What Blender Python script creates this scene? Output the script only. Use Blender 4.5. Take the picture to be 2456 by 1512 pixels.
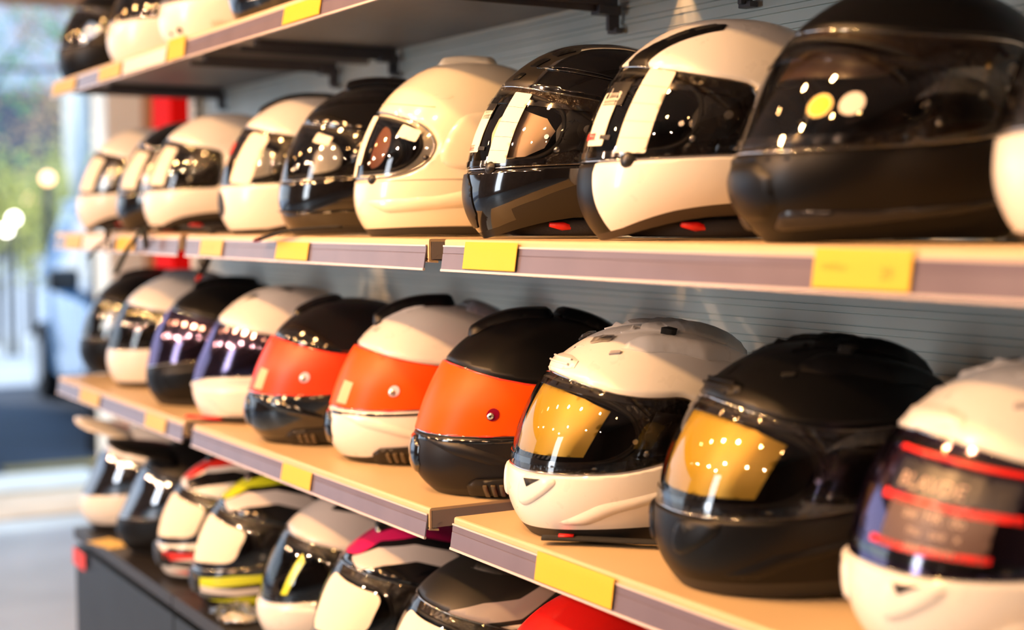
import bpy, bmesh, math, random
import numpy as np
from mathutils import Vector, Matrix
from mathutils.geometry import delaunay_2d_cdt
random.seed(7)
RNG = np.random.default_rng(11)
PI = math.pi
SC = bpy.context.scene
COL = SC.collection
for o in list(bpy.data.objects):
    bpy.data.objects.remove(o)

# ------------------------------------------------------------------ camera
CAM_LOC = Vector((0.0, -0.9, 1.38))
cd = bpy.data.cameras.new('camera')
cam = bpy.data.objects.new('camera', cd)
COL.objects.link(cam)
cd.sensor_width = 36.0
cd.lens = 3536.0 / 2456.0 * 36.0
Rw = Matrix(((0.51046455, -0.05243002, 0.85829892),
             (0.85989706, 0.03313324, -0.50939105),
             (-0.00173084, 0.99807479, 0.06199777)))
cam.matrix_world = Matrix.Translation(CAM_LOC) @ Rw.to_4x4()
cd.clip_start = 0.05
cd.clip_end = 300
cd.dof.use_dof = True
cd.dof.focus_distance = 1.88
cd.dof.aperture_fstop = 2.2
SC.camera = cam

# ------------------------------------------------------------------ view, world, lights
SC.view_settings.view_transform = 'Standard'
SC.view_settings.look = 'None'
SC.view_settings.gamma = 1.0
SC.view_settings.use_curve_mapping = False
SC.view_settings.exposure = 0.0
SC.cycles.use_denoising = True
SC.cycles.max_bounces = 9
SC.cycles.transparent_max_bounces = 24
SC.cycles.diffuse_bounces = 4
SC.cycles.glossy_bounces = 4
SC.cycles.caustics_reflective = False
SC.cycles.caustics_refractive = False
SC.cycles.sample_clamp_indirect = 6.0

world = bpy.data.worlds.new('sky')
SC.world = world
world.use_nodes = True
wn = world.node_tree.nodes; wl = world.node_tree.links
wn.clear()
wo = wn.new('ShaderNodeOutputWorld'); wb = wn.new('ShaderNodeBackground')
tc = wn.new('ShaderNodeTexCoord'); sep = wn.new('ShaderNodeSeparateXYZ'); ramp = wn.new('ShaderNodeValToRGB')
wl.new(tc.outputs['Generated'], sep.inputs[0]); wl.new(sep.outputs['Z'], ramp.inputs[0])
ramp.color_ramp.elements[0].position = 0.0; ramp.color_ramp.elements[0].color = (0.80, 0.90, 1.0, 1)
ramp.color_ramp.elements[1].position = 0.6; ramp.color_ramp.elements[1].color = (0.38, 0.62, 1.0, 1)
wl.new(ramp.outputs[0], wb.inputs[0]); wb.inputs[1].default_value = 1.9
wl.new(wb.outputs[0], wo.inputs[0])


def area_light(loc, target, power, color, size, shape='DISK', size_y=None, spread=PI, name='spotlight'):
    ld = bpy.data.lights.new(name, 'AREA')
    ld.shape = shape; ld.size = size; ld.energy = power; ld.color = color
    if size_y: ld.size_y = size_y
    ld.spread = spread
    o = bpy.data.objects.new(name, ld); COL.objects.link(o)
    o.location = loc
    d = Vector(target) - Vector(loc)
    o.rotation_euler = d.to_track_quat('-Z', 'Y').to_euler()
    o['label'] = 'warm ceiling spotlight aimed at the helmet shelves, or lamp added to brighten the doorway pilaster'; o['category'] = 'spotlight'; o['group'] = 'ceiling spotlights'
    return o

WARM = (1.0, 0.50, 0.18)
for i, (x, pw) in enumerate(((-5.4, 5), (-4.3, 6.5), (-3.2, 9.5), (-2.3, 20), (-1.5, 20), (-0.4, 6.0), (0.8, 4.5))):          # the track of spotlights along the aisle
    if pw > 9: area_light((x + 0.35, -1.0, 2.72), (x + 0.35, 0.1, 1.25), pw * 0.34, WARM, 0.10, spread=1.9)
    area_light((x, -2.0, 2.66), (x + 0.15, 0.1, 1.15), pw * 0.80, WARM, 0.11, spread=1.9)
area_light((-6.35, -1.2, 2.7), (-7.2, 1.1, 1.9), 16.0, (1.0, 0.88, 0.72), 0.10, spread=2.4)  # extra lamp added to brighten the pilaster and floor by the doorway
for x, w in ((-2.5, 0.75),):                                    # cool fill lamp added behind the camera, in place of a window
    o = area_light((x, -5.12, 1.55), (x, 0, 1.45), 64.0, (0.84, 0.92, 1.0), w, 'RECTANGLE', 2.1, name='window_fill')
    o['label'] = 'cool fill lamp added in front of the wall behind the camera, standing for a window'; o['category'] = 'fill light'; o['group'] = 'added fill lamps'
for i, (x, y) in enumerate(((-4.9, -3.3), (-3.4, -3.6), (-1.9, -3.3), (-0.2, -3.7), (-6.1, -3.2), (-2.7, -4.3), (1.4, -4.0))):
    area_light((x, y, 2.60), (x + 0.2, 0.1, 1.2), 14.0, (1.0, 0.60, 0.38), 0.09, spread=1.8)
sun = bpy.data.lights.new('sun', 'SUN'); sun.energy = 3.2; sun.angle = 0.02; sun.color = (1.0, 0.93, 0.82)
so = bpy.data.objects.new('sun', sun); COL.objects.link(so)
so.rotation_euler = Vector((0.25, 0.75, -0.9)).to_track_quat('-Z', 'Y').to_euler()
pl = bpy.data.lights.new('doorway_portal', 'AREA'); pl.shape = 'RECTANGLE'; pl.size = 5.6; pl.size_y = 2.45
pl.cycles.is_portal = True
po = bpy.data.objects.new('doorway_portal', pl); COL.objects.link(po)
po.location = (-7.32, -1.7, 1.22)
po.rotation_euler = Vector((1, 0, 0)).to_track_quat('-Z', 'Y').to_euler()

# ------------------------------------------------------------------ materials
MATS = {}


def mat(name, color, rough=0.5, metallic=0.0, coat=0.0, spec=0.5, bump=0.0, bdist=0.001, scale=40.0, var=0.0, emis=None, estr=0.0, sheen=0.0):
    if name in MATS: return MATS[name]
    m = bpy.data.materials.new(name); m.use_nodes = True
    nt = m.node_tree; b = nt.nodes['Principled BSDF']
    b.inputs['Base Color'].default_value = (*color, 1)
    b.inputs['Roughness'].default_value = rough
    b.inputs['Metallic'].default_value = metallic
    b.inputs['Coat Weight'].default_value = coat
    b.inputs['Coat Roughness'].default_value = 0.03
    b.inputs['Specular IOR Level'].default_value = spec
    if sheen: b.inputs['Sheen Weight'].default_value = sheen
    if emis:
        b.inputs['Emission Color'].default_value = (*emis, 1); b.inputs['Emission Strength'].default_value = estr
    t = nt.nodes.new('ShaderNodeTexNoise'); t.inputs['Scale'].default_value = scale; t.inputs['Detail'].default_value = 3
    c = nt.nodes.new('ShaderNodeTexCoord'); nt.links.new(c.outputs['Object'], t.inputs['Vector'])
    if var:
        mx = nt.nodes.new('ShaderNodeMixRGB'); mx.blend_type = 'MULTIPLY'; mx.inputs[1].default_value = (*color, 1)
        mp = nt.nodes.new('ShaderNodeMapRange'); mp.inputs['From Min'].default_value = 0.3; mp.inputs['From Max'].default_value = 0.7
        mp.inputs['To Min'].default_value = 1 - var; mp.inputs['To Max'].default_value = 1.0
        nt.links.new(t.outputs['Fac'], mp.inputs['Value'])
        cb = nt.nodes.new('ShaderNodeCombineColor')
        for k in range(3): nt.links.new(mp.outputs[0], cb.inputs[k])
        nt.links.new(cb.outputs[0], mx.inputs[2]); mx.inputs[0].default_value = 1
        nt.links.new(mx.outputs[0], b.inputs['Base Color'])
    if bump:
        bp = nt.nodes.new('ShaderNodeBump'); bp.inputs['Strength'].default_value = bump; bp.inputs['Distance'].default_value = bdist
        nt.links.new(t.outputs['Fac'], bp.inputs['Height']); nt.links.new(bp.outputs[0], b.inputs['Normal'])
    else:
        mr = nt.nodes.new('ShaderNodeMapRange'); mr.inputs['To Min'].default_value = rough * 0.9; mr.inputs['To Max'].default_value = min(1, rough * 1.12)
        nt.links.new(t.outputs['Fac'], mr.inputs['Value']); nt.links.new(mr.outputs[0], b.inputs['Roughness'])
    MATS[name] = m
    return m


def clear(name, tint=(0.93, 0.94, 0.94), gloss=(1, 1, 1), ior=1.6, rough=0.015, minr=0.0):
    """thin clear plastic: tinted see-through plus a fresnel gloss"""
    if name in MATS: return MATS[name]
    m = bpy.data.materials.new(name); m.use_nodes = True
    nt = m.node_tree; nt.nodes.clear()
    out = nt.nodes.new('ShaderNodeOutputMaterial'); mx = nt.nodes.new('ShaderNodeMixShader')
    tr = nt.nodes.new('ShaderNodeBsdfTransparent'); gl = nt.nodes.new('ShaderNodeBsdfGlossy')
    fr = nt.nodes.new('ShaderNodeFresnel'); fr.inputs['IOR'].default_value = ior
    mr = nt.nodes.new('ShaderNodeMapRange'); mr.inputs['To Min'].default_value = minr; mr.inputs['To Max'].default_value = 1
    tr.inputs[0].default_value = (*tint, 1); gl.inputs[0].default_value = (*gloss, 1); gl.inputs['Roughness'].default_value = rough
    nt.links.new(fr.outputs[0], mr.inputs['Value']); nt.links.new(mr.outputs[0], mx.inputs[0])
    nt.links.new(tr.outputs[0], mx.inputs[1]); nt.links.new(gl.outputs[0], mx.inputs[2]); nt.links.new(mx.outputs[0], out.inputs[0])
    MATS[name] = m
    return m

WHITE = lambda: mat('gloss_white', (0.80, 0.79, 0.76), 0.28, coat=0.5)
BLACK = lambda: mat('gloss_black', (0.004, 0.004, 0.005), 0.10, coat=1.0)
MATTE = lambda: mat('matte_black', (0.003, 0.003, 0.0035), 0.37, spec=0.26)
RUBBER = lambda: mat('black_rubber', (0.018, 0.017, 0.016), 0.55)
PLASTIC = lambda: mat('black_plastic', (0.013, 0.013, 0.014), 0.35)
LINER = lambda: mat('dark_liner_fabric', (0.018, 0.017, 0.020), 0.95, bump=0.6, scale=300)
CREAM = lambda: mat('sticker_paper', (0.80, 0.74, 0.62), 0.55)
INK = lambda: mat('printing_ink', (0.10, 0.09, 0.09), 0.6)
RED = lambda: mat('red_plastic', (0.65, 0.012, 0.01), 0.35)
STEEL = lambda: mat('steel_screw', (0.62, 0.60, 0.56), 0.25, metallic=1.0)
CLEAR = lambda: clear('clear_visor')
SMOKE = lambda: clear('smoke_visor', (0.20, 0.17, 0.19), minr=0.03)
IRID = lambda: clear('violet_smoke_visor', (0.16, 0.10, 0.15), (0.80, 0.62, 1.0), ior=1.9, rough=0.10, minr=0.05)
EDGE = lambda: clear('clear_visor_edge', (0.62, 0.60, 0.62), ior=1.5, minr=0.10, rough=0.1)

# ------------------------------------------------------------------ object helpers


def obj(name, verts, faces, m=None, parent=None, smooth=True, mats=None, midx=None):
    me = bpy.data.meshes.new(name)
    me.from_pydata([tuple(map(float, v)) for v in verts], [], [tuple(map(int, f)) for f in faces])
    for x in (mats or ([m] if m else [])): me.materials.append(x)
    if midx is not None: me.polygons.foreach_set('material_index', np.array(midx, dtype=np.int32))
    if smooth: me.polygons.foreach_set('use_smooth', np.ones(len(me.polygons), dtype=bool))
    me.update()
    o = bpy.data.objects.new(name, me); COL.objects.link(o)
    if parent: o.parent = parent
    return o


def bmobj(name, bm, m, parent=None, smooth=False, bevel=0.0, seg=2):
    me = bpy.data.meshes.new(name); bm.normal_update(); bm.to_mesh(me); bm.free()
    for x in (m if isinstance(m, (list, tuple)) else [m]): me.materials.append(x)
    if smooth: me.polygons.foreach_set('use_smooth', np.ones(len(me.polygons), dtype=bool))
    o = bpy.data.objects.new(name, me); COL.objects.link(o)
    if parent: o.parent = parent
    if bevel:
        b = o.modifiers.new('bevel', 'BEVEL'); b.width = bevel; b.segments = seg; b.limit_method = 'ANGLE'
    return o


def empty(name, loc=(0, 0, 0), rz=0.0, label=None, cat=None, group=None):
    o = bpy.data.objects.new(name, None); COL.objects.link(o)
    o.location = loc; o.rotation_euler = (0, 0, rz); o.empty_display_size = 0.05
    tag(o, label, cat, group)
    return o


def tag(o, label=None, cat=None, group=None, kind=None):
    if label: o['label'] = label
    if cat: o['category'] = cat
    if group: o['group'] = group
    if kind: o['kind'] = kind
    return o


def box_bm(x0, x1, y0, y1, z0, z1, bm=None):
    bm = bm or bmesh.new()
    vs = [bm.verts.new(p) for p in ((x0, y0, z0), (x1, y0, z0), (x1, y1, z0), (x0, y1, z0), (x0, y0, z1), (x1, y0, z1), (x1, y1, z1), (x0, y1, z1))]
    for f in ((0, 3, 2, 1), (4, 5, 6, 7), (0, 1, 5, 4), (1, 2, 6, 5), (2, 3, 7, 6), (3, 0, 4, 7)): bm.faces.new([vs[i] for i in f])
    return bm


def box(name, x0, x1, y0, y1, z0, z1, m, parent=None, bevel=0.0):
    return bmobj(name, box_bm(x0, x1, y0, y1, z0, z1), m, parent, bevel=bevel)


def extrude_x(name, prof, x0, x1, m, parent=None, closed=True, smooth=False):
    """a profile of (y, z) points swept along x"""
    n = len(prof)
    v = [(x0, y, z) for y, z in prof] + [(x1, y, z) for y, z in prof]
    f = [(i, (i + 1) % n, (i + 1) % n + n, i + n) for i in range(n if closed else n - 1)]
    if closed: f += [tuple(range(n))[::-1], tuple(range(n, 2 * n))]
    return obj(name, v, f, m, parent, smooth=smooth)


def tube(name, pts, r, m, parent=None, closed=False, seg=8, flat=1.0, updir=None):
    pts = [Vector(p) for p in pts]; n = len(pts)
    rs = r if isinstance(r, (list, tuple, np.ndarray)) else [r] * n
    V = []; F = []
    up = Vector(updir or (0, 0, 1))
    for i, p in enumerate(pts):
        a = pts[(i - 1) % n] if (closed or i > 0) else pts[0]
        b = pts[(i + 1) % n] if (closed or i < n - 1) else pts[-1]
        t = (b - a).normalized()
        u = t.cross(up)
        if u.length < 1e-3: u = t.cross(Vector((1, 0, 0)))
        u.normalize(); w = u.cross(t).normalized()
        for k in range(seg):
            an = 2 * PI * k / seg
            V.append(p + u * math.cos(an) * rs[i] + w * math.sin(an) * rs[i] * flat)
    m_ = n if closed else n - 1
    for i in range(m_):
        j = (i + 1) % n
        for k in range(seg):
            l = (k + 1) % seg
            F.append((i * seg + k, i * seg + l, j * seg + l, j * seg + k))
    if not closed:
        F.append(tuple(range(seg))[::-1]); F.append(tuple((n - 1) * seg + k for k in range(seg)))
    return obj(name, V, F, m, parent)

_TXT = {}


def text_mesh(s):
    """outline of a string as (verts 2d, faces), 1 unit high letters"""
    if s in _TXT: return _TXT[s]
    cu = bpy.data.curves.new('text', 'FONT'); cu.body = s; cu.resolution_u = 2
    o = bpy.data.objects.new('text', cu); COL.objects.link(o)
    bpy.context.view_layer.update()
    dg = bpy.context.evaluated_depsgraph_get()
    me = o.evaluated_get(dg).to_mesh()
    v = np.array([(p.co.x, p.co.y) for p in me.vertices]) if len(me.vertices) else np.zeros((0, 2))
    f = [tuple(p.vertices) for p in me.polygons]
    o.evaluated_get(dg).to_mesh_clear()
    bpy.data.objects.remove(o); bpy.data.curves.remove(cu)
    _TXT[s] = (v, f)
    return v, f

# ------------------------------------------------------------------ helmet surface
VK = np.array([0, .08, .22, .40, .55, .70, .80, .90, .96, 1.0])
BASE = dict(
    Fx=[.140, .152, .166, .163, .151, .124, .097, .053, .018, -.015],
    Fz=[0, .014, .046, .091, .136, .188, .218, .2455, .2555, .258],
    W=[.098, .107, .120, .127, .128, .119, .102, .068, .035, 0],
    Sx=[0, 0, 0, -.002, -.005, -.010, -.012, -.014, -.015, -.015],
    Sz=[.004, .018, .052, .094, .134, .177, .207, .240, .254, .258],
    Bx=[-.112, -.124, -.145, -.163, -.168, -.155, -.133, -.090, -.050, -.015],
    Bz=[.006, .020, .056, .106, .150, .198, .226, .248, .2565, .258],
    nf=[2.1, 2.15, 2.2, 2.2, 2.2, 2.15, 2.1, 2.0, 2.0, 2.0])


def spline(x, y, end0=None, end1=None):
    n = len(x); h = np.diff(x); A = np.zeros((n, n)); r = np.zeros(n)
    for i in range(1, n - 1):
        A[i, i - 1] = h[i - 1]; A[i, i] = 2 * (h[i - 1] + h[i]); A[i, i + 1] = h[i]
        r[i] = 6 * ((y[i + 1] - y[i]) / h[i] - (y[i] - y[i - 1]) / h[i - 1])
    A[0, 0] = 1
    if end1 is None: A[-1, -1] = 1
    else: A[-1, -2] = h[-1]; A[-1, -1] = 2 * h[-1]; r[-1] = 6 * (end1 - (y[-1] - y[-2]) / h[-1])
    M = np.linalg.solve(A, r)

    def f(t):
        t = np.clip(t, x[0], x[-1]); i = np.clip(np.searchsorted(x, t) - 1, 0, n - 2)
        a = x[i + 1] - t; b = t - x[i]; hh = h[i]
        return (M[i] * a ** 3 + M[i + 1] * b ** 3) / (6 * hh) + (y[i] / hh - M[i] * hh / 6) * a + (y[i + 1] / hh - M[i + 1] * hh / 6) * b
    return f


class Surf:
    def __init__(s, **mods):
        LX, WY, HZ = mods.pop('dims', (0.95, 0.955, 0.975))
        k = {n: np.array(v, float) for n, v in BASE.items()}
        sc = mods.pop('scale', 1.0)
        for n, v in mods.items(): k[n] = k[n] + np.array(v, float)
        for n in k:
            if n != 'nf': k[n] = k[n] * sc * {'x': LX, 'z': HZ, 'W': WY}[n[-1]]
        s.f = {n: spline(VK, v, end1=0.0 if n in ('Fz', 'Sz', 'Bz') else None) for n, v in k.items()}
        aa = np.radians(np.arange(1, 180, 2.0)); vv = np.linspace(0, .995, 110)
        s.ta, s.tv = [q.ravel() for q in np.meshgrid(aa, vv)]
        s.tp = s.pos(s.ta, s.tv)

    def pos(s, a, v):
        a = np.asarray(a, float); v = np.asarray(v, float)
        c = np.cos(a); d = np.sin(a); F = s.f
        front = c > 0
        n = np.where(front, F['nf'](v), 2.1); e = 2.0 / n
        sx = F['Sx'](v); ex = np.where(front, F['Fx'](v), F['Bx'](v)); sz = F['Sz'](v); ez = np.where(front, F['Fz'](v), F['Bz'](v))
        x = sx + (ex - sx) * np.abs(c) ** e
        y = F['W'](v) * np.sign(d) * np.abs(d) ** e
        z = sz + (ez - sz) * c * c
        return np.stack([x, y, z], -1)

    def nrm(s, a, v):
        v = np.minimum(v, .992); h = 2e-3
        da = s.pos(a + h, v) - s.pos(a - h, v); dv = s.pos(a, v + h) - s.pos(a, np.maximum(v - h, 0))
        n = np.cross(da, dv); return n / np.maximum(np.linalg.norm(n, axis=-1, keepdims=True), 1e-12)

    def P(s, a, v, off=0.0):
        a = np.asarray(a, float); v = np.asarray(v, float)
        return s.pos(a, v) + s.nrm(a, v) * np.asarray(off)[..., None] if np.ndim(off) else s.pos(a, v) + s.nrm(a, v) * off

    def inv(s, q, proj, side=1):
        """q: n x 2 points in a projected view -> (a, v)"""
        ix = {'side': (0, 2), 'top': (0, 1), 'front': (1, 2)}[proj]
        A = []; V = []
        for p in q:
            p = np.array(p, float)
            sy = 1.0
            if proj == 'top' and p[1] < 0: sy = -1.0; p = np.array([p[0], -p[1]])
            if proj == 'front' and p[0] < 0: sy = -1.0; p = np.array([-p[0], p[1]])
            msk = s.tv > .55 if proj == 'top' else (s.ta < PI / 2 if proj == 'front' else s.ta > -1)
            d = ((s.tp[:, ix] - p) ** 2).sum(1) + (~msk) * 10
            i = d.argmin(); a, v = s.ta[i], s.tv[i]
            for _ in range(5):
                h = 1e-4
                f0 = s.pos(a, v)[list(ix)] - p
                ja = (s.pos(a + h, v)[list(ix)] - s.pos(a - h, v)[list(ix)]) / (2 * h); jv = (s.pos(a, v + h)[list(ix)] - s.pos(a, v - h)[list(ix)]) / (2 * h)
                J = np.stack([ja, jv], 1)
                if abs(np.linalg.det(J)) < 1e-5: break
                st = np.linalg.solve(J, f0); st = np.clip(st, -.06, .06)
                a2, v2 = np.clip(a - st[0], .001, PI - .001), np.clip(v - st[1], 0.001, .998)
                if ((s.pos(a2, v2)[list(ix)] - p) ** 2).sum() > (f0 ** 2).sum(): break
                a, v = a2, v2
            A.append(a * sy * side); V.append(v)
        return np.array(A), np.array(V)

SA, SV = 0.14, 0.36          # rough metric scale of the (angle, height) chart


def inpoly(px, py, poly):
    x = poly[:, 0]; y = poly[:, 1]; x2 = np.roll(x, -1); y2 = np.roll(y, -1)
    r = np.zeros(len(px), bool)
    for a, b, c, d in zip(x, y, x2, y2):
        if b == d: continue
        k = ((b > py) != (d > py)) & (px < (c - a) * (py - b) / (d - b) + a)
        r ^= k
    return r


def dist_poly(P, poly):
    a = poly; b = np.roll(poly, -1, 0); d = np.full(len(P), 1e9)
    for p, q in zip(a, b):
        e = q - p; L = (e ** 2).sum()
        if L < 1e-14: continue
        t = np.clip(((P - p) @ e) / L, 0, 1); d = np.minimum(d, np.linalg.norm(P - p - t[:, None] * e, axis=1))
    return d


def dense(poly, step=0.004):
    out = []
    for p, q in zip(poly, np.roll(poly, -1, 0)):
        n = max(1, int(np.ceil(np.linalg.norm(q - p) / step)))
        out += [p + (q - p) * k / n for k in range(n)]
    return np.array(out)


def rounded(pts, r=0.012, n=5, closed=True):
    pts = np.array(pts, float); N = len(pts); out = []
    for i in range(N):
        p = pts[i]; a = pts[i - 1]; b = pts[(i + 1) % N]
        rr = r[i] if isinstance(r, (list, tuple)) else r
        if rr <= 0: out.append(p); continue
        la = np.linalg.norm(a - p); lb = np.linalg.norm(b - p); k = min(rr, la * .49, lb * .49)
        A = p + (a - p) / la * k; B = p + (b - p) / lb * k
        for t in np.linspace(0, 1, n): out.append((1 - t) ** 2 * A + 2 * t * (1 - t) * p + t * t * B)
    return np.array(out)


def outset(poly, d):
    a = np.roll(poly, 1, 0); b = np.roll(poly, -1, 0); t = b - a; n = np.stack([t[:, 1], -t[:, 0]], 1)
    n /= np.maximum(np.linalg.norm(n, axis=1, keepdims=True), 1e-9)
    area = (poly[:, 0] * np.roll(poly[:, 1], -1) - np.roll(poly[:, 0], -1) * poly[:, 1]).sum()
    return poly + n * d * (1 if area > 0 else -1)


def cdt(points, loops, step):
    """points: grid; loops: constraint polygons. returns verts, tris"""
    cons = [dense(l, step) for l in loops]
    if len(cons):
        allc = np.concatenate(cons)
        keep = np.ones(len(points), bool)
        for k in range(0, len(allc), 200):
            c = allc[k:k + 200]
            lo = c.min(0) - step; hi = c.max(0) + step
            m = (points[:, 0] > lo[0]) & (points[:, 0] < hi[0]) & (points[:, 1] > lo[1]) & (points[:, 1] < hi[1]) & keep
            ii = np.nonzero(m)[0]
            if len(ii):
                d = np.sqrt(((points[ii, None] - c[None]) ** 2).sum(-1)).min(1)
                keep[ii[d < step * .55]] = False
        points = points[keep]
    V = [tuple(p) for p in points]; E = []
    for c in cons:
        b = len(V); V += [tuple(p) for p in c]; E += [(b + i, b + (i + 1) % len(c)) for i in range(len(c))]
    r = delaunay_2d_cdt([Vector(p) for p in V], E, [], 0, 1e-6, False)
    return np.array([(p.x, p.y) for p in r[0]]), np.array([tuple(f) for f in r[2] if len(f) == 3])


def boundary(tris):
    e = {}
    for t in tris:
        for i in range(3):
            a, b = int(t[i]), int(t[(i + 1) % 3])
            if (b, a) in e: e.pop((b, a))
            else: e[(a, b)] = 1
    return list(e.keys())


def av(pts):            # degrees, v -> chart
    p = np.array(pts, float); return np.stack([np.radians(p[:, 0]) * SA, p[:, 1] * SV], 1)


def sym(pts):           # right half outline a>=0 from bottom to top -> symmetric closed outline
    return list(pts) + [(-a, v) for a, v in pts[::-1]]


class Helmet:
    def __init__(s, name, X, Y, Z, label, group, yaw=0.0, step=0.006, surf=None, pitch=0.0, cat='helmet'):
        s.S = Surf(**(surf or {})); s.step = step
        s.root = empty(name, (X, Y, Z), -PI / 2 + math.radians(yaw), label, cat, group)
        if pitch: s.root.rotation_euler = (0, math.radians(pitch), -PI / 2 + math.radians(yaw))
        s.vis = None; s.rec = 0.0; s.port = None

    # -- chart outlines
    def poly(s, pts, proj='av', side=1, c=None, rot=0.0):
        if proj == 'av':
            p = np.array(pts, float)
            if side < 0: p = p * np.array([-1, 1])
            return av(p)
        if proj == 'loc':
            a0, v0 = math.radians(c[0]) * side, c[1]; h = 1e-3
            La = np.linalg.norm(s.S.pos(a0 + h, v0) - s.S.pos(a0 - h, v0)) / (2 * h); Lv = np.linalg.norm(s.S.pos(a0, v0 + h) - s.S.pos(a0, v0 - h)) / (2 * h)
            q = np.array(pts, float); r = math.radians(rot) * side; cr, sr = math.cos(r), math.sin(r)
            q = np.stack([q[:, 0] * cr - q[:, 1] * sr, q[:, 0] * sr + q[:, 1] * cr], 1)
            return np.stack([(a0 + q[:, 0] / La) * SA, (v0 + q[:, 1] / Lv) * SV], 1)
        a, v = s.S.inv(dense(np.array(pts, float), 0.006), proj, side)
        return np.stack([a * SA, v * SV], 1)

    def offs(s, uv):
        """recess of the shell under the visor"""
        if s.vis is None or not s.rec: return np.zeros(len(uv))
        d = dist_poly(uv, s.vis); ins = inpoly(uv[:, 0], uv[:, 1], s.vis)
        return np.where(ins, 0, np.clip(d / 0.0035, 0, 1) * s.rec)

    def set_visor(s, outline, port, rec=0.005):
        s.vis = av(outline); s.port = av(port); s.rec = rec

    def shell(s, base, regions=(), recess=None, chin=None, chin_mat=None, chin_regions=(), vmin=0.07, trim=None, trim_mat=None):
        """regions: list of (chart polygon, material), painted in order"""
        st = s.step
        us = np.arange(-PI * SA, PI * SA + 1e-6, 2 * PI * SA / round(2 * PI * SA / st)); vs = np.linspace(0, SV, int(SV / st) + 1)
        g = np.stack([q.ravel() for q in np.meshgrid(us, vs)], 1)
        loops = [np.array(p) for p, m in regions]
        if s.vis is not None: loops += [s.vis, outset(s.vis, 0.0035)]
        if s.port is not None: loops.append(s.port)
        if chin is not None: loops.append(chin)
        loops += [np.array(p) for p, m in chin_regions]
        loops = [np.stack([np.clip(l[:, 0], -PI * SA, PI * SA), np.clip(l[:, 1], 0, SV)], 1) for l in loops]
        tl = trim if trim is not None else av([(-180, vmin), (-120, vmin), (-60, vmin), (0, vmin), (60, vmin), (120, vmin), (180, vmin), (180, -.02), (-180, -.02)])
        tlc = np.stack([tl[:, 0], np.clip(tl[:, 1], 0, SV)], 1)
        loops.append(tlc)
        V, T = cdt(g, loops, st)
        c = V[T].mean(1)
        mats = [base] + [m for p, m in regions]; idx = np.zeros(len(T), int)
        part = np.zeros(len(T), int)
        for k, (p, m) in enumerate(regions): idx[inpoly(c[:, 0], c[:, 1], np.array(p))] = k + 1
        if s.vis is not None and recess is not None:
            mats.append(recess); idx[inpoly(c[:, 0], c[:, 1], s.vis)] = len(mats) - 1
        if chin is not None:
            k = inpoly(c[:, 0], c[:, 1], chin); part[k] = 1
            if chin_mat is not None: mats.append(chin_mat); idx[k & ~(inpoly(c[:, 0], c[:, 1], s.vis) if s.vis is not None else False)] = len(mats) - 1
            for p, m in chin_regions:
                mats.append(m); idx[k & inpoly(c[:, 0], c[:, 1], np.array(p))] = len(mats) - 1
        tm = trim_mat or RUBBER()
        part[inpoly(c[:, 0], c[:, 1], tl)] = 2
        if s.port is not None: part[inpoly(c[:, 0], c[:, 1], s.port)] = -1
        off = s.offs(V)
        P = s.S.P(V[:, 0] / SA, V[:, 1] / SV, off)
        # close the seam at the back and the pole
        key = {}; remap = np.arange(len(V))
        for i in range(len(V)):
            if V[i, 1] > SV - 1e-5: k = 'pole'
            elif abs(abs(V[i, 0]) - PI * SA) < 1e-5: k = round(V[i, 1], 5)
            else: continue
            if k in key: remap[i] = key[k]
            else: key[k] = i
        if 'pole' in key: P[key['pole']] = s.S.pos(0.0, 1.0) + np.array([0, 0, s.rec])
        for pid, nm in ((0, 'shell'), (1, 'chin_bar'), (2, 'base_trim')):
            k = part == pid
            if not k.any(): continue
            t = remap[T[k]]; ok = (t[:, 0] != t[:, 1]) & (t[:, 1] != t[:, 2]) & (t[:, 0] != t[:, 2]); t = t[ok]
            u, iv = np.unique(t, return_inverse=True); t2 = iv.reshape(t.shape)
            pts = P[u]
            # rim walls so that no edge is paper thin
            tt = [tuple(x) for x in t2]; be = boundary(t2)
            inner = {}
            n0 = len(pts); extra = []
            a_ = V[u][:, 0] / SA; v_ = V[u][:, 1] / SV; inn = s.S.P(a_, v_, off[u] - 0.0045)
            for a, b in be:
                for q in (a, b):
                    if q not in inner: inner[q] = n0 + len(extra); extra.append((pts[q], inn[q]))
            # duplicate boundary verts for a crisp edge
            allp = list(pts); imap = {}
            for q, _ in inner.items():
                imap[q] = (len(allp), len(allp) + 1); allp.append(pts[q]); allp.append(inn[q])
            wf = [(imap[b][0], imap[a][0], imap[a][1], imap[b][1]) for a, b in be]
            mi = list(idx[k][ok]) + [0] * len(wf)
            if pid == 1: mi = list(idx[k][ok]) + [int(np.bincount(idx[k][ok]).argmax())] * len(wf)
            if pid == 2:
                o = obj(nm, allp, tt + wf, tm, s.root)
            else:
                o = obj(nm, allp, tt + wf, None, s.root, mats=mats, midx=mi)
            if pid == 0: s.shell_o = o
            if pid == 1: s.chin_o = o

    def liner(s, m=None, depth=0.024):
        st = s.step * 1.6; m = m or LINER()
        us = np.arange(-PI * SA, PI * SA + 1e-6, 2 * PI * SA / round(2 * PI * SA / st)); vs = np.linspace(0.0, SV * .97, int(SV / st))
        g = np.stack([q.ravel() for q in np.meshgrid(us, vs)], 1)
        V, T = cdt(g, [s.port] if s.port is not None else [], st)
        c = V[T].mean(1)
        if s.port is not None: T = T[~inpoly(c[:, 0], c[:, 1], s.port)]
        a = V[:, 0] / SA; v = V[:, 1] / SV
        I = s.S.P(a, v, -depth); O = s.S.P(a, v, -0.0035)
        n = len(V); F = [tuple(t[::-1]) for t in T]
        be = boundary(T)
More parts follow.
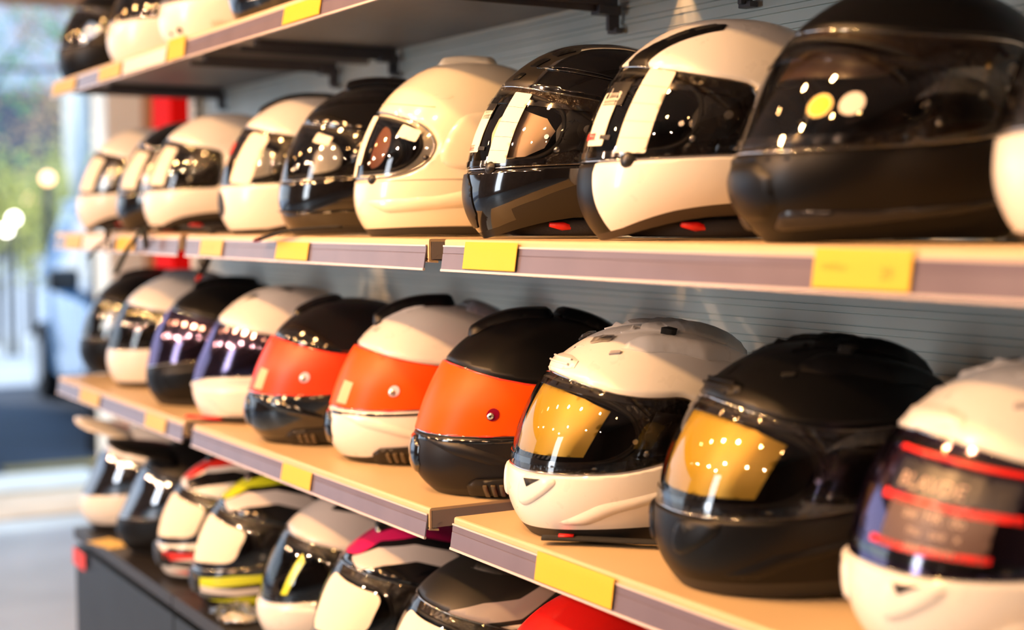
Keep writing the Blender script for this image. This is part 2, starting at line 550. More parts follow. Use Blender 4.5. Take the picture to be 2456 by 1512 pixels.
        for p, q in be:
            if abs(V[p, 0]) > PI * SA - 1e-5 and abs(V[q, 0]) > PI * SA - 1e-5: continue
            if min(V[p, 1], V[q, 1]) > SV * .95: continue
            F.append((q, p, p + n, q + n))
        k = len(I) + len(O)
        return obj('liner', np.concatenate([I, O]), F, m, s.root)

    def patch(s, name, poly, m, off=(0.0, 0.003), bevel=0.0, bw=0.004, parent=None, step=None, fn=None, label=None, wall=True, add_rec=True):
        st = step or s.step
        lo = poly.min(0); hi = poly.max(0)
        st = min(st, max((hi - lo).min() / 2.5, 0.0009))
        g = np.stack([q.ravel() for q in np.meshgrid(np.arange(lo[0], hi[0] + st, st), np.arange(lo[1], hi[1] + st, st))], 1)
        g = g[inpoly(g[:, 0], g[:, 1], poly)] if len(g) else g
        V, T = cdt(g, [poly], st)
        c = V[T].mean(1); T = T[inpoly(c[:, 0], c[:, 1], poly)]
        d = dist_poly(V, poly)
        o1 = np.full(len(V), off[1]) - (bevel * (1 - np.clip(d / bw, 0, 1)) ** 2 if bevel else 0)
        if fn is not None: o1 = o1 + fn(V[:, 0] / SA, V[:, 1] / SV, d)
        base = s.offs(V) if add_rec else 0.0
        a = V[:, 0] / SA; v = np.clip(V[:, 1] / SV, 0, .9995)
        O = s.S.P(a, v, o1 + base)
        F = [tuple(t) for t in T]; allp = list(O)
        if wall:
            be = boundary(T); L = s.S.P(a, v, np.full(len(V), off[0]) + base); im = {}
            for e in be:
                for q in e:
                    if q not in im: im[q] = len(allp); allp.append(O[q]); allp.append(L[q])
            F += [(im[b], im[a_], im[a_] + 1, im[b] + 1) for a_, b in be]
        o = obj(name, allp, F, m, parent or s.root)
        if label: o['label'] = label
        return o

    def top_patch(s, name, pts, m, off=(0.0, 0.003), bevel=0.0, bw=0.004, parent=None, step=None, label=None, lift=None):
        """a raised piece outlined in plan view; may lie across the crown"""
        S = s.S
        if not hasattr(S, 'cr'):
            aa = np.radians(np.arange(-180, 180, 2.0)); vv = np.concatenate([np.linspace(.55, .97, 70), np.linspace(.973, .9995, 12)])
            ta, tv = [q.ravel() for q in np.meshgrid(aa, vv)]; S.cr = (S.pos(ta, tv), S.nrm(ta, tv))
        poly = np.array(pts, float); st = step or s.step * .9
        lo = poly.min(0); hi = poly.max(0)
        g = np.stack([q.ravel() for q in np.meshgrid(np.arange(lo[0], hi[0] + st, st), np.arange(lo[1], hi[1] + st, st))], 1)
        g = g[inpoly(g[:, 0], g[:, 1], poly)]
        V, T = cdt(g, [poly], st); c = V[T].mean(1); T = T[inpoly(c[:, 0], c[:, 1], poly)]
        d = dist_poly(V, poly); C0, N0 = S.cr
        k = np.array([((C0[:, :2] - p) ** 2).sum(1).argmin() for p in V]); p0 = C0[k]; n0 = N0[k]
        z = p0[:, 2] - (n0[:, 0] * (V[:, 0] - p0[:, 0]) + n0[:, 1] * (V[:, 1] - p0[:, 1])) / np.maximum(n0[:, 2], .15)
        P = np.stack([V[:, 0], V[:, 1], z], 1)
        o1 = s.rec + off[1] - (bevel * (1 - np.clip(d / bw, 0, 1)) ** 2 if bevel else 0)
        if lift is not None: o1 = o1 + lift(V[:, 0], V[:, 1])
        O = P + n0 * np.asarray(o1 + np.zeros(len(V)))[:, None]; L = P + n0 * (s.rec + off[0])
        F = [tuple(t) for t in T]; allp = list(O); im = {}; be = boundary(T)
        for e in be:
            for q in e:
                if q not in im: im[q] = len(allp); allp.append(O[q]); allp.append(L[q])
        F += [(im[b], im[a_], im[a_] + 1, im[b] + 1) for a_, b in be]
        o = obj(name, allp, F, m, parent or s.root)
        if label: o['label'] = label
        return o

    def both(s, name, pts, m, proj='av', **kw):
        r = []
        for sd in (1, -1):
            kk = dict(kw); c = kk.pop('c', None); rot = kk.pop('rot', 0.0)
            r.append(s.patch(name, s.poly(pts, proj, sd, c, rot), m, **kk))
        return r

    def line(s, name, pts, r, m, off=0.001, proj='av', side=1, closed=False, parent=None, flat=1.0):
        p = s.poly(pts, proj, side); p = dense(p, 0.006)
        if not closed: p = p[:-max(1, int(np.ceil(np.linalg.norm(np.array(p[0]) - np.array(s.poly(pts, proj, side)[-1])) / 0.006)))] if proj == 'av' else p
        q = s.S.P(p[:, 0] / SA, p[:, 1] / SV, s.offs(p) + off)
        return tube(name, q, r, m, parent or s.root, closed=closed, seg=6, flat=flat)

    def gasket(s, m=None, r=0.0032):
        p = dense(s.port, 0.006); q = s.S.P(p[:, 0] / SA, p[:, 1] / SV, 0.0005)
        return tube('port_gasket', q, r, m or RUBBER(), s.root, closed=True, seg=6)

    def visor(s, m=None, off=0.0045, name='visor', outline=None, edge=True, edge_mat=None):
        poly = av(outline) if outline is not None else s.vis
        poly = outset(poly, -0.0015)
        v = s.patch(name, poly, m or CLEAR(), off=(off - 0.002, off), step=s.step * 1.2, add_rec=False)
        s.vo = v; s.vp = poly; s.voff = off
        if edge:
            p = dense(poly, 0.007); q = s.S.P(p[:, 0] / SA, p[:, 1] / SV, off - 0.0005)
            tube('visor_edge', q, 0.0013, edge_mat or EDGE(), v, closed=True, seg=5)
        return v

    def sticker(s, a, v, w, h, rot=0.0, m=None, r=0.004, off=None, parent=None, name='sticker', label=None, lines=0, side=1, text=None, ink=None):
        off = (s.voff + 0.0016 if s.vo is not None else s.rec + .0006) if off is None else off
        pts = rounded([(-w / 2, -h / 2), (w / 2, -h / 2), (w / 2, h / 2), (-w / 2, h / 2)], r)
        par = parent or getattr(s, 'vo', None) or s.root
        o = s.patch(name, s.poly(pts, 'loc', side, (a, v), rot), m or CREAM(), off=(off - 0.0003, off), parent=par, add_rec=False, label=label)
        for k in range(lines):
            y = h / 2 - (k + 1) * h / (lines + 1)
            q = [(-w * .5, y - .00022), (w * .5, y - .00022), (w * .5, y + .00022), (-w * .5, y + .00022)]
            s.patch('ruled_line', s.poly(q, 'loc', side, (a, v), rot), INK(), off=(off, off + 0.0002), parent=par, step=0.004, wall=False, add_rec=False)
        for t in (text or []):
            s.text(t[0], a, v, t[1], t[2], t[3], ink or INK(), rot + (t[4] if len(t) > 4 else 0), off + 0.0003, par, side)
        return o

    def text(s, body, a, v, dx, dy, h, m, rot=0.0, off=0.001, parent=None, side=1, name='lettering'):
        V, F = text_mesh(body)
        if not len(V): return
        q = (V - np.array([V[:, 0].mean(), V[:, 1].mean()])) * h + np.array([dx, dy])
        if side < 0: q = q * np.array([1, 1])
        p = s.poly(q, 'loc', side, (a, v), rot)
        o = obj(name, s.S.P(p[:, 0] / SA, np.clip(p[:, 1] / SV, 0, .999), off), F, m, parent or s.root, smooth=False)
        return o

    def disc(s, name, a, v, r, m, off=(0, .002), parent=None, side=1, bevel=0.0, n=16, label=None):
        pts = [(r * math.cos(2 * PI * k / n), r * math.sin(2 * PI * k / n)) for k in range(n)]
        return s.patch(name, s.poly(pts, 'loc', side, (a, v)), m, off=off, bevel=bevel, bw=r * .6, parent=parent, step=r * .5, add_rec=False, label=label)

    def pts(s, a, v, off=0.0):
        return Vector(s.S.P(math.radians(a), v, off))

    def strap_at(s, path, **kw):
        M = (Matrix.Translation(s.root.location) @ s.root.rotation_euler.to_matrix().to_4x4()).inverted()
        return s.strap([M @ Vector(p) for p in path], **kw)

    def strap(s, path, r=0.010, flat=0.18, m=None, tip=None):
        """a webbing strap along world-oriented local points"""
        n = 14; P = [Vector(p) for p in path]; out = []
        for i in range(len(P) - 1):
            p0 = P[max(i - 1, 0)]; p1 = P[i]; p2 = P[i + 1]; p3 = P[min(i + 2, len(P) - 1)]
            for k in range(6):
                t = k / 6
                out.append(0.5 * ((2 * p1) + (p2 - p0) * t + (2 * p0 - 5 * p1 + 4 * p2 - p3) * t * t + (3 * p1 - p0 - 3 * p2 + p3) * t ** 3))
        out.append(P[-1])
        o = tube('chin_strap', out, r, m or mat('webbing', (0.012, 0.012, 0.012), 0.9), s.root, seg=8, flat=flat)
        if tip:
            d = (out[-1] - out[-3]).normalized()
            tube('strap_tab', [out[-1] - d * 0.012, out[-1] + d * 0.008], [r * .8, r * .6], tip, o, seg=8, flat=flat * 2.0)
        return o

# ------------------------------------------------------------------ the shop shell
D = 0.40                      # shelf depth; the shelf fronts lie on y = 0, the slat wall on y = D


def struct(o):
    o['kind'] = 'structure'; return o

TILE = mat('floor_tile', (0.52, 0.66, 0.76), 0.35, var=0.25, scale=3.0)
struct(box('floor', -7.05, 3.2, -5.2, 1.36, -0.06, 0.0, TILE))
CEIL = mat('ceiling_paint', (0.45, 0.36, 0.30), 0.9)
struct(box('ceiling', -7.3, 3.2, -5.2, 1.5, 2.95, 3.05, CEIL))
struct(box('wall_front', -7.3, 3.2, -5.3, -5.2, 0.0, 2.95, mat('shop_wall_plaster', (0.42, 0.30, 0.23), 0.8, var=0.4, scale=1.5)))
wf = bmesh.new()
for a in ((-2.94, -2.88, .45, 2.65), (-2.12, -2.06, .45, 2.65), (-2.94, -2.06, .42, .48), (-2.94, -2.06, 2.62, 2.68)): box_bm(a[0], a[1], -5.2, -5.1, a[2], a[3], wf)
struct(bmobj('added_window_frame', wf, mat('window_frame_white', (0.7, 0.7, 0.68), 0.5)))  # frame added around the fill lamp; the wall has no opening
struct(box('wall_right', 3.2, 3.3, -5.3, 1.5, 0.0, 2.95, mat('shop_wall_brown', (0.20, 0.12, 0.07), 0.8)))
BRN = mat('tan_wall_paint', (0.60, 0.34, 0.18), 0.8)
struct(box('wall_back', -7.2, -3.80, 1.36, 1.46, 0.0, 2.95, BRN))
struct(box('wall_left', -7.42, -7.22, 1.26, 1.46, 0.0, 2.95, BRN))
struct(box('trim_1', -7.46, -7.20, 1.085, 1.26, 0.0, 2.95, mat('white_pilaster_paint', (0.78, 0.78, 0.72), 0.6, var=0.12, scale=5)))
struct(box('trim_2', -7.45, -7.15, -5.2, 1.085, 2.44, 2.95, mat('wood_lintel', (0.42, 0.24, 0.10), 0.6, var=0.3, scale=4)))
struct(box('trim_3', -7.66, -7.05, -5.2, 1.2, -0.05, 0.012, mat('beige_doorstep', (0.62, 0.54, 0.42), 0.7, var=0.15, scale=6)))
struct(box('trim_4', -8.2, -7.66, -5.2, 1.2, -0.05, 0.03, mat('pale_stone_kerb', (0.62, 0.68, 0.66), 0.6, var=0.15, scale=5)))
struct(box('trim_5', -3.862, -3.795, 0.385, 0.45, 0.0, 2.6, mat('cream_upright', (0.74, 0.66, 0.52), 0.5)))
# slots of the upright seen as a dotted dark edge
sb = bmesh.new()
for k in range(60):
    z = 0.7 + k * 0.03
    box_bm(-3.800, -3.790, 0.380, 0.386, z, z + 0.014, sb)
struct(bmobj('trim_6', sb, PLASTIC()))
# red square column with a paler edge, standing behind the end of the shelves
col = bmobj('red_column', box_bm(-4.80, -4.60, 0.572, 0.80, 0.0, 2.95), mat('red_gloss_paint', (0.60, 0.002, 0.0005), 0.6, spec=0.05), bevel=0.006)
struct(col)
# slat wall: horizontal boards with a wide and a narrow groove, 24 mm apart
prof = []
z = 0.60
while z < 2.62:
    prof += [(D, z), (D, z + 0.0135), (D + 0.0030, z + 0.0142), (D + 0.0030, z + 0.0152), (D - 0.0012, z + 0.0158), (D - 0.0012, z + 0.0226), (D + 0.0030, z + 0.0230), (D + 0.0030, z + 0.0236)]
    z += 0.0242
prof = prof + [(D + 0.05, z), (D + 0.05, 0.60)]
SLAT = mat('slat_board', (0.78, 0.82, 0.76), 0.42, var=0.10, scale=6)
struct(extrude_x('wall_slatted', prof[::-1], -3.795, 3.2, SLAT))

# ------------------------------------------------------------------ shelves
TRAY = mat('cream_steel', (0.60, 0.46, 0.28), 0.38, var=0.05, scale=9)
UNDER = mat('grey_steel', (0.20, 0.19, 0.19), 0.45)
RAILM = mat('daylit_rail_plastic', (0.15, 0.125, 0.17), 0.25, var=0.12, scale=14, coat=0.2)  # violet tint of daylight on the rail is put into this colour
RAILC = clear('clear_rail_edge', (0.92, 0.86, 0.84), ior=1.5, minr=0.12, rough=0.12)
BEAD = mat('rail_bead_highlight', (0.58, 0.50, 0.50), 0.25, coat=0.5)  # paled so the bead carries the bright highlight along the rail
BRK = mat('dark_bracket', (0.09, 0.08, 0.085), 0.45)


def shelf(x0, x1, zt, label, group, name='shelf', rail=None):
    """folded steel tray: top face zt, front lip, price rail clipped on the lip"""
    r = empty(name, ((x0 + x1) / 2, 0.2, zt - 0.03), 0, label, 'shelf', group)
    off = -(x0 + x1) / 2
    a, b = x0 + off, x1 + off
    y0 = -0.2
    top = [(y0 + 0.003, 0.030), (y0 + 0.0008, 0.0292), (y0, 0.0268), (y0, 0.0), (y0 + 0.014, -0.002), (y0 + 0.014, 0.001), (y0 + 0.003, 0.002), (y0 + 0.003, 0.0262), (0.195, 0.0262), (0.195, 0.030)]
    extrude_x('tray', top, a, b, TRAY, r)
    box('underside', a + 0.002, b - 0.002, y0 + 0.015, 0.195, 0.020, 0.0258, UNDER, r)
    for xx in (a, b - 0.0015): box('side_flange', xx, xx + 0.0015, y0 + 0.004, 0.195, 0.003, 0.0262, mat('tray_side', (0.24, 0.21, 0.20), 0.5), r)
    ra, rb = rail or (x0 + 0.0, x1 - 0.003); ra += off; rb += off
    pr = [(y0 - 0.0008, 0.0205), (y0 - 0.0022, 0.0205), (y0 - 0.0030, 0.012), (y0 - 0.0026, 0.0114), (y0 - 0.0034, 0.0108), (y0 - 0.0062, -0.0085), (y0 - 0.0046, -0.0085), (y0 - 0.0018, 0.0095)]
    rl = extrude_x('price_rail', pr[::-1], ra, rb, RAILM, r)
    for zz, yy in ((0.0175, -0.0028), (0.0150, -0.0030), (0.0128, -0.0032)):
        pass
    extrude_x('rail_bead', [(y0 - 0.0040, -0.0085), (y0 - 0.0072, -0.0085), (y0 - 0.0076, -0.0115), (y0 - 0.0050, -0.0122), (y0 - 0.0036, -0.0110)][::-1], ra, rb, BEAD, rl)
    extrude_x('rail_bead', [(y0 - 0.0008, 0.0222), (y0 - 0.0030, 0.0222), (y0 - 0.0032, 0.0200), (y0 - 0.0008, 0.0200)][::-1], ra, rb, BEAD, rl)
    extrude_x('rail_clip', [(y0 - 0.0012, 0.004), (y0 + 0.004, 0.001), (y0 + 0.008, 0.0030), (y0 + 0.012, 0.0085), (y0 + 0.018, 0.0095), (y0 + 0.018, 0.0090), (y0 + 0.0125, 0.0078), (y0 + 0.0085, 0.0020), (y0 + 0.004, -0.0002), (y0 - 0.0012, 0.0028)], ra + 0.001, rb + 0.004, RAILC, rl)
    for xx in (a + 0.14, b - 0.14):
        bb = bmesh.new()
        box_bm(xx - 0.010, xx + 0.010, -0.10, 0.185, 0.0065, 0.0195, bb)
        box_bm(xx - 0.002, xx + 0.002, -0.13, 0.190, -0.0035, 0.0066, bb)
        box_bm(xx - 0.012, xx + 0.012, 0.150, 0.190, -0.0075, 0.0066, bb)
        box_bm(xx - 0.004, xx + 0.004, 0.172, 0.192, -0.030, -0.0070, bb)
        box_bm(xx - 0.012, xx + 0.012, 0.180, 0.194, -0.034, -0.026, bb)
        bmobj('bracket', bb, BRK, r, bevel=0.0008)
    return r

ZA, ZB, ZC, ZD = 1.731, 1.360, 1.0003, 0.638
SX = [(-3.735, -2.755), (-2.705, -1.733), (-1.664, -0.70)]
NA = ('far left', 'middle', 'nearest')
shelf(-3.735, -2.757, ZA, 'cream steel shelf at the top left, carrying four helmets whose tops are cut off', 'top row shelves')
shelf(-2.752, -1.72, ZA, 'top steel shelf above the white retro helmet, its dark underside seen from below', 'top row shelves')
shelf(-1.69, -0.70, ZA, 'top steel shelf at upper right, only its rear bracket showing above the helmets', 'top row shelves')
shelf(-3.735, -2.765, ZB, 'cream steel shelf under the leftmost helmets at eye level, ending by the red column', 'eye level shelves')
shelf(-2.722, -1.731, ZB, 'cream steel shelf at eye level under the glossy black helmet and white retro helmet', 'eye level shelves', rail=(-2.72, -1.735))
shelf(-1.686, -0.62, ZB, 'nearest cream steel shelf at eye level under the big matt black helmet', 'eye level shelves')
shelf(-3.735, -2.755, ZC, 'cream steel shelf at the far left of the lower row, beside the blue car', 'lower row shelves')
shelf(-2.700, -1.733, ZC, 'cream steel shelf under the helmets with orange visor film', 'lower row shelves')
shelf(-1.664, -0.66, ZC, 'nearest cream steel shelf under the two helmets with gold visors', 'lower row shelves')

# ------------------------------------------------------------------ base cabinet
CAB = mat('anthracite_cabinet', (0.009, 0.015, 0.024), 0.42, var=0.15, scale=8)
CTOP = mat('anthracite_top', (0.022, 0.020, 0.020), 0.38, var=0.2, scale=8)


def cabinet(x0, x1, label):
    r = empty('drawer_cabinet', ((x0 + x1) / 2, 0.2, 0), 0, label, 'cabinet', 'base cabinets under the shelves')
    w = (x1 - x0) / 2
    box('top_slab', -w, w, -0.2, 0.195, ZD - 0.026, ZD, CTOP, r, bevel=0.0015)
    box('carcass', -w + 0.002, w - 0.002, -0.172, 0.19, 0.06, ZD - 0.0265, PLASTIC(), r)
    box('plinth', -w + 0.01, w - 0.01, -0.165, 0.185, 0.0, 0.0595, PLASTIC(), r)
    for a, b in ((ZD - 0.262, ZD - 0.043), (ZD - 0.490, ZD - 0.267)):
        box('drawer_front', -w + 0.0015, w - 0.0015, -0.197, -0.1725, a, b, CAB, r, bevel=0.0015)
    return r

cabinet(-3.625, -2.857, 'dark grey drawer cabinet at far left with a red price tag on its corner')
cabinet(-2.853, -1.86, 'dark grey drawer cabinet, second from the left, under the helmets with graphics')
cabinet(-1.856, -0.86, 'dark grey drawer cabinet standing under the red helmet')

# ------------------------------------------------------------------ price labels in the rails
YEL = mat('yellow_label_card', (0.66, 0.40, 0.015), 0.45)
YEP = mat('faded_yellow_card', (0.56, 0.40, 0.12), 0.5)
WCARD = mat('white_label_card', (0.70, 0.66, 0.62), 0.5)


def price_label(x0, x1, zt, label, m=None, lo=-0.037, hi=-0.0085, text=None, y=-0.0085, name='price_label', parent=None):
    w = x1 - x0; xc = (x0 + x1) / 2
    bm = bmesh.new(); n = 8
    h = hi - lo
    # a card that follows the slanted rail
    pr = [(-0.0045, hi), (-0.0060, hi - 0.008), (-0.0094, lo + 0.001), (-0.0090, lo), (-0.0054, hi - 0.008), (-0.0040, hi)]
    o = extrude_x(name, [(a + 0.0, b) for a, b in pr][::-1], -w / 2, w / 2, m or YEL)
    o.location = (xc, 0, zt)
    tag(o, label, 'price label', 'price labels clipped on the shelf edges')
    for body, dx, dz, hh in (text or []):
        V, F = text_mesh(body)
        if len(V):
            q = (V - np.array([V[:, 0].mean(), V[:, 1].mean()])) * hh
            zz = q[:, 1] + (lo + hi) / 2 + dz
            yy = -0.0060 - (hi - 0.008 - zz) * (0.0034 / (hi - 0.009 - lo)) - 0.0004
            obj('lettering', np.stack([q[:, 0] + dx * w, yy, zz], 1), F, mat('label_ink', (0.35, 0.20, 0.02), 0.6), o, smooth=False)
    return o

PT = [('. . . .', -0.22, 0.0, 0.008), ('99', 0.28, -0.001, 0.012)]
price_label(-3.72, -3.50, ZA, 'faded yellow label at the far left tip of the top shelf', YEP)
price_label(-3.295, -3.125, ZA, 'faded yellow label on the top shelf under the dark helmet', YEP)
price_label(-3.105, -2.815, ZA, 'long white label on the top shelf under the first white helmet', WCARD)
price_label(-2.801, -2.700, ZA, 'yellow label hanging over the top shelf edge under the second white helmet', YEL, lo=-0.038, hi=0.002)
price_label(-2.212, -2.066, ZA, 'large yellow label at the upper end of the visible top shelf edge', YEL)
price_label(-3.622, -3.478, ZB, 'faded yellow label at the far left end of the eye level shelf', YEP)
price_label(-3.463, -3.215, ZB, 'white label beside the hanging straps on the eye level shelf', WCARD)
price_label(-3.183, -3.046, ZB, 'yellow label between the hanging straps on the eye level shelf', YEL)
price_label(-2.629, -2.512, ZB, 'pale yellow label just right of the red gap on the eye level shelf', YEP, text=[('. . . . 9', 0, 0, 0.010)])
price_label(-2.255, -2.123, ZB, 'yellow label under the glossy black helmet on the eye level shelf', YEL)
price_label(-1.623, -1.495, ZB, 'bright yellow label under the black helmet with the clear visor', YEL, hi=-0.003)
price_label(-0.983, -0.867, ZB, 'big blurred yellow label with dark printing under the matt black helmet', YEL, hi=-0.002, text=[('LUXTE ar', -0.24, 0.001, 0.0075), ('29', 0.27, -0.002, 0.015)])
price_label(-3.513, -3.345, ZC, 'faded yellow label at the far left of the lower shelf', YEP)
price_label(-2.991, -2.857, ZC, 'faded yellow label near the right end of the leftmost lower shelf', YEP)
price_label(-2.241, -2.121, ZC, 'yellow label on the lower shelf edge left of the matt black modular helmet', YEL)
price_label(-1.451, -1.293, ZC, 'bright yellow label on the nearest lower shelf edge under the gold visor helmets', YEL, hi=-0.003)
o = box('price_tag', -0.052, 0.052, -0.0008, 0.0008, -0.02, 0.02, mat('red_tag_card', (0.75, 0.06, 0.05), 0.45)); o.location = (-3.57, -0.2 + 0.0, ZD - 0.06)
o.location = (-3.562, -0.004, ZD - 0.066)
tag(o, 'red tag stuck on the corner of the far left grey cabinet', 'price tag')
for k in range(2):
    box('printed_line', -0.03, 0.02, -0.0011, -0.0007, 0.002 - k * 0.010, 0.005 - k * 0.010, mat('tag_print', (0.5, 0.03, 0.03), 0.5), o)
o = box('price_card', -0.055, 0.055, -0.03, 0.03, 0, 0.0008, mat('yellow_card', (0.85, 0.60, 0.16), 0.5)); o.location = (-3.39, 0.025, ZD + 0.0002); o.rotation_euler = (0, 0, 0.25)
tag(o, 'yellow card lying on the cabinet top in front of the dual sport helmets', 'price card')
# ------------------------------------------------------------------ street outside
ASPH = mat('shaded_asphalt', (0.085, 0.095, 0.12), 0.8, var=0.3, scale=2.0)  # dark tone stands for the shadow over the road near the car
struct(box('ground', -140, -8.2, -40, 50, -0.10, -0.02, ASPH))
struct(box('pavement', -140, -13.0, -40, 50, -0.02, -0.005, mat('sunlit_road', (0.62, 0.63, 0.64), 0.8, var=0.1, scale=0.7)))  # sunlit stretch of road painted as a paler surface
o = bmobj('road_marking', box_bm(-8.75, -8.55, 0.86, 1.42, -0.0195, -0.016), mat('yellow_road_paint', (0.62, 0.42, 0.10), 0.7, var=0.3, scale=3)); tag(o, 'yellow road marking along the kerb outside the shop', 'road marking')


def car(name, label, loc, rz, paint, L=4.1, W=1.72, H=1.50, van=False):
    r = empty(name, loc, rz, label, 'car')
    # side profile, front at +x: lower body and roof line
    lo = [(-L / 2, .30), (-L / 2 + .02, .62), (-L / 2 + .06, .92), (-L / 2 + .35, 1.02), (-.9, 1.0), (0, .98), (.9, .97), (L / 2 - .75, .88), (L / 2 - .25, .76), (L / 2 - .02, .58), (L / 2, .32)]
    V = []; F = []
    ys = [(-1, .93), (-.93, 1.0), (-.6, 1.0), (0, 1.0), (.6, 1.0), (.93, 1.0), (1, .93)]
    secs = []
    for x, z in lo:
        k = 1 - 0.10 * (abs(x) / (L / 2)) ** 4
        secs.append([(x * (1 - 0.03 * abs(y)), y * W / 2 * k, z * (1.0 if abs(y) < .9 else .90)) for y in (-1, -.96, -.7, 0, .7, .96, 1)])
    bot = [[(x * (1 - 0.03 * abs(y)), y * W / 2 * .97, .24) for y in (-1, -.96, -.7, 0, .7, .96, 1)] for x, z in lo]
    n = len(lo); m7 = 7
    for sct in secs: V += sct
    for sct in bot: V += sct
    for i in range(n - 1):
        for j in range(m7 - 1):
            F.append((i * m7 + j, (i + 1) * m7 + j, (i + 1) * m7 + j + 1, i * m7 + j + 1))
            b = n * m7
            F.append((b + i * m7 + j + 1, b + (i + 1) * m7 + j + 1, b + (i + 1) * m7 + j, b + i * m7 + j))
        for j in (0, m7 - 1):
            b = n * m7; q = (i * m7 + j, b + i * m7 + j, b + (i + 1) * m7 + j, (i + 1) * m7 + j)
            F.append(q if j == 0 else q[::-1])
    for i in (0, n - 1):
        for j in range(m7 - 1):
            b = n * m7; q = (i * m7 + j, i * m7 + j + 1, b + i * m7 + j + 1, b + i * m7 + j)
            F.append(q if i == 0 else q[::-1])
    body = obj('body', V, F, paint, r); bv = body.modifiers.new('b', 'BEVEL'); bv.width = 0.05; bv.segments = 3; bv.limit_method = 'ANGLE'
    # cabin
    gl = [(-L / 2 + .30, .96), (-L / 2 + .62, H - .06), (-.9, H), (-.1, H), (.45, H - .07), (1.25, .94)]
    V = []; F = []
    for x, z in gl:
        k = .96 if z < 1.1 else .78
        V += [(x, -W / 2 * k, z), (x, -W / 2 * k * .8, z + .015), (x, W / 2 * k * .8, z + .015), (x, W / 2 * k, z)]
    n = len(gl)
    for i in range(n - 1):
        for j in range(3): F.append((i * 4 + j, (i + 1) * 4 + j, (i + 1) * 4 + j + 1, i * 4 + j + 1))
    sideL = tuple(i * 4 for i in range(n))[::-1]; sideR = tuple(i * 4 + 3 for i in range(n))
    F += [sideL[::-1], sideR[::-1]]
    gm = mat('car_glass', (0.02, 0.03, 0.035), 0.08, coat=1)
    obj('cabin', V, F, paint if van else gm, r, smooth=False)
    if van:
        for s_ in (-1, 1):
            for (xa, xb) in ((-.35, .35), (.42, .95)):
                y0 = s_ * W / 2 * .955; y1 = s_ * W / 2 * .80
                obj('side_window', [(xa, y0, 1.02), (xb, y0, 1.02), (min(xb, .62), y1 * 1.04, H - .16), (xa, y1 * 1.04, H - .10)], [(0, 1, 2, 3) if s_ < 0 else (3, 2, 1, 0)], gm, r, smooth=False)
    V2 = [(x, s_ * W / 2 * (.80), z) for x, z in gl[1:5] for s_ in (-1, 1)]
    box('roof', gl[1][0], gl[4][0] - .1, -W / 2 * .79, W / 2 * .79, H - .02, H + .03, paint, r, bevel=0.02)
    tyre = mat('tyre_rubber', (0.012, 0.012, 0.013), 0.8)
    for x in (-L / 2 + .72, L / 2 - .72):
        for y in (-W / 2 + .08, W / 2 - .08):
            w = empty('wheel', (x, y, .31)); w.parent = r
            bm = bmesh.new(); bmesh.ops.create_cone(bm, cap_ends=True, segments=28, radius1=.31, radius2=.31, depth=.21, matrix=Matrix.Rotation(PI / 2, 4, 'X'))
            bmobj('tyre', bm, tyre, w, smooth=False, bevel=.02)
            bm = bmesh.new(); bmesh.ops.create_cone(bm, cap_ends=True, segments=20, radius1=.19, radius2=.17, depth=.225, matrix=Matrix.Rotation(PI / 2, 4, 'X'))
            bmobj('rim', bm, mat('alloy_rim', (0.5, 0.5, 0.52), 0.3, metallic=.8), w)
    for y in (-W / 2 * .72, W / 2 * .72):
        box('headlamp', L / 2 - .22, L / 2 - .06, y - .17, y + .17, .60, .72, mat('lamp_lens', (0.8, 0.8, 0.8), 0.1), r, bevel=.02)
        box('tail_lamp', -L / 2 + .0, -L / 2 + .08, y - .12, y + .12, .68, .88, mat('tail_lens', (0.45, 0.02, 0.02), 0.2), r, bevel=.02)
    for s_ in (-1, 1):
        box('side_mirror', .62, .80, s_ * (W / 2 + .10) - .10, s_ * (W / 2 + .10) + .10, .95, 1.10, mat('mirror_shell', (0.02, 0.025, 0.03), 0.3), r, bevel=.03)
    box('number_plate', L / 2 - .01, L / 2 + .012, -.26, .26, .38, .49, mat('plate_white', (0.75, 0.75, 0.70), 0.4), r)
    box('number_plate', -L / 2 - .012, -L / 2 + .01, -.26, .26, .50, .61, mat('plate_white', (0.75, 0.75, 0.70), 0.4), r)
    return r

BLUE = mat('light_blue_car_paint', (0.13, 0.38, 0.78), 0.25, coat=.8)
car('car', 'light blue car parked in the street just outside the shop', (-10.70, 2.60, -0.02), -0.107, BLUE, H=1.56, van=True)
car('car', 'pale grey car cut off by the left edge of the photo', (-10.30, -0.04, -0.01), -0.02, mat('silver_car_paint', (0.55, 0.57, 0.58), 0.3, coat=.6), L=4.0)
for k, (x, y, rz, c, lb) in enumerate(((-60, 11.9, 1.2, (0.03, 0.04, 0.07), 'dark blue van far down the street at the left edge'), (-66, 14.8, 1.9, (0.02, 0.02, 0.025), 'black van far down the street above the blue car'), (-72, 14.2, 2.4, (0.4, 0.42, 0.45), 'silver van furthest down the street under the trees'))):
    car('car', lb, (x, y, -0.005), rz, mat('far_paint_%s' % 'abc'[k], c, 0.3, coat=.5), L=4.8, H=2.3)
BULB = mat('lit_lamp_glass', (1, 1, 1), 0.4, emis=(1.0, 0.50, 0.16), estr=6)
BULBW = mat('lit_headlamp', (1, 1, 1), 0.4, emis=(1.0, 0.92, 0.80), estr=14)


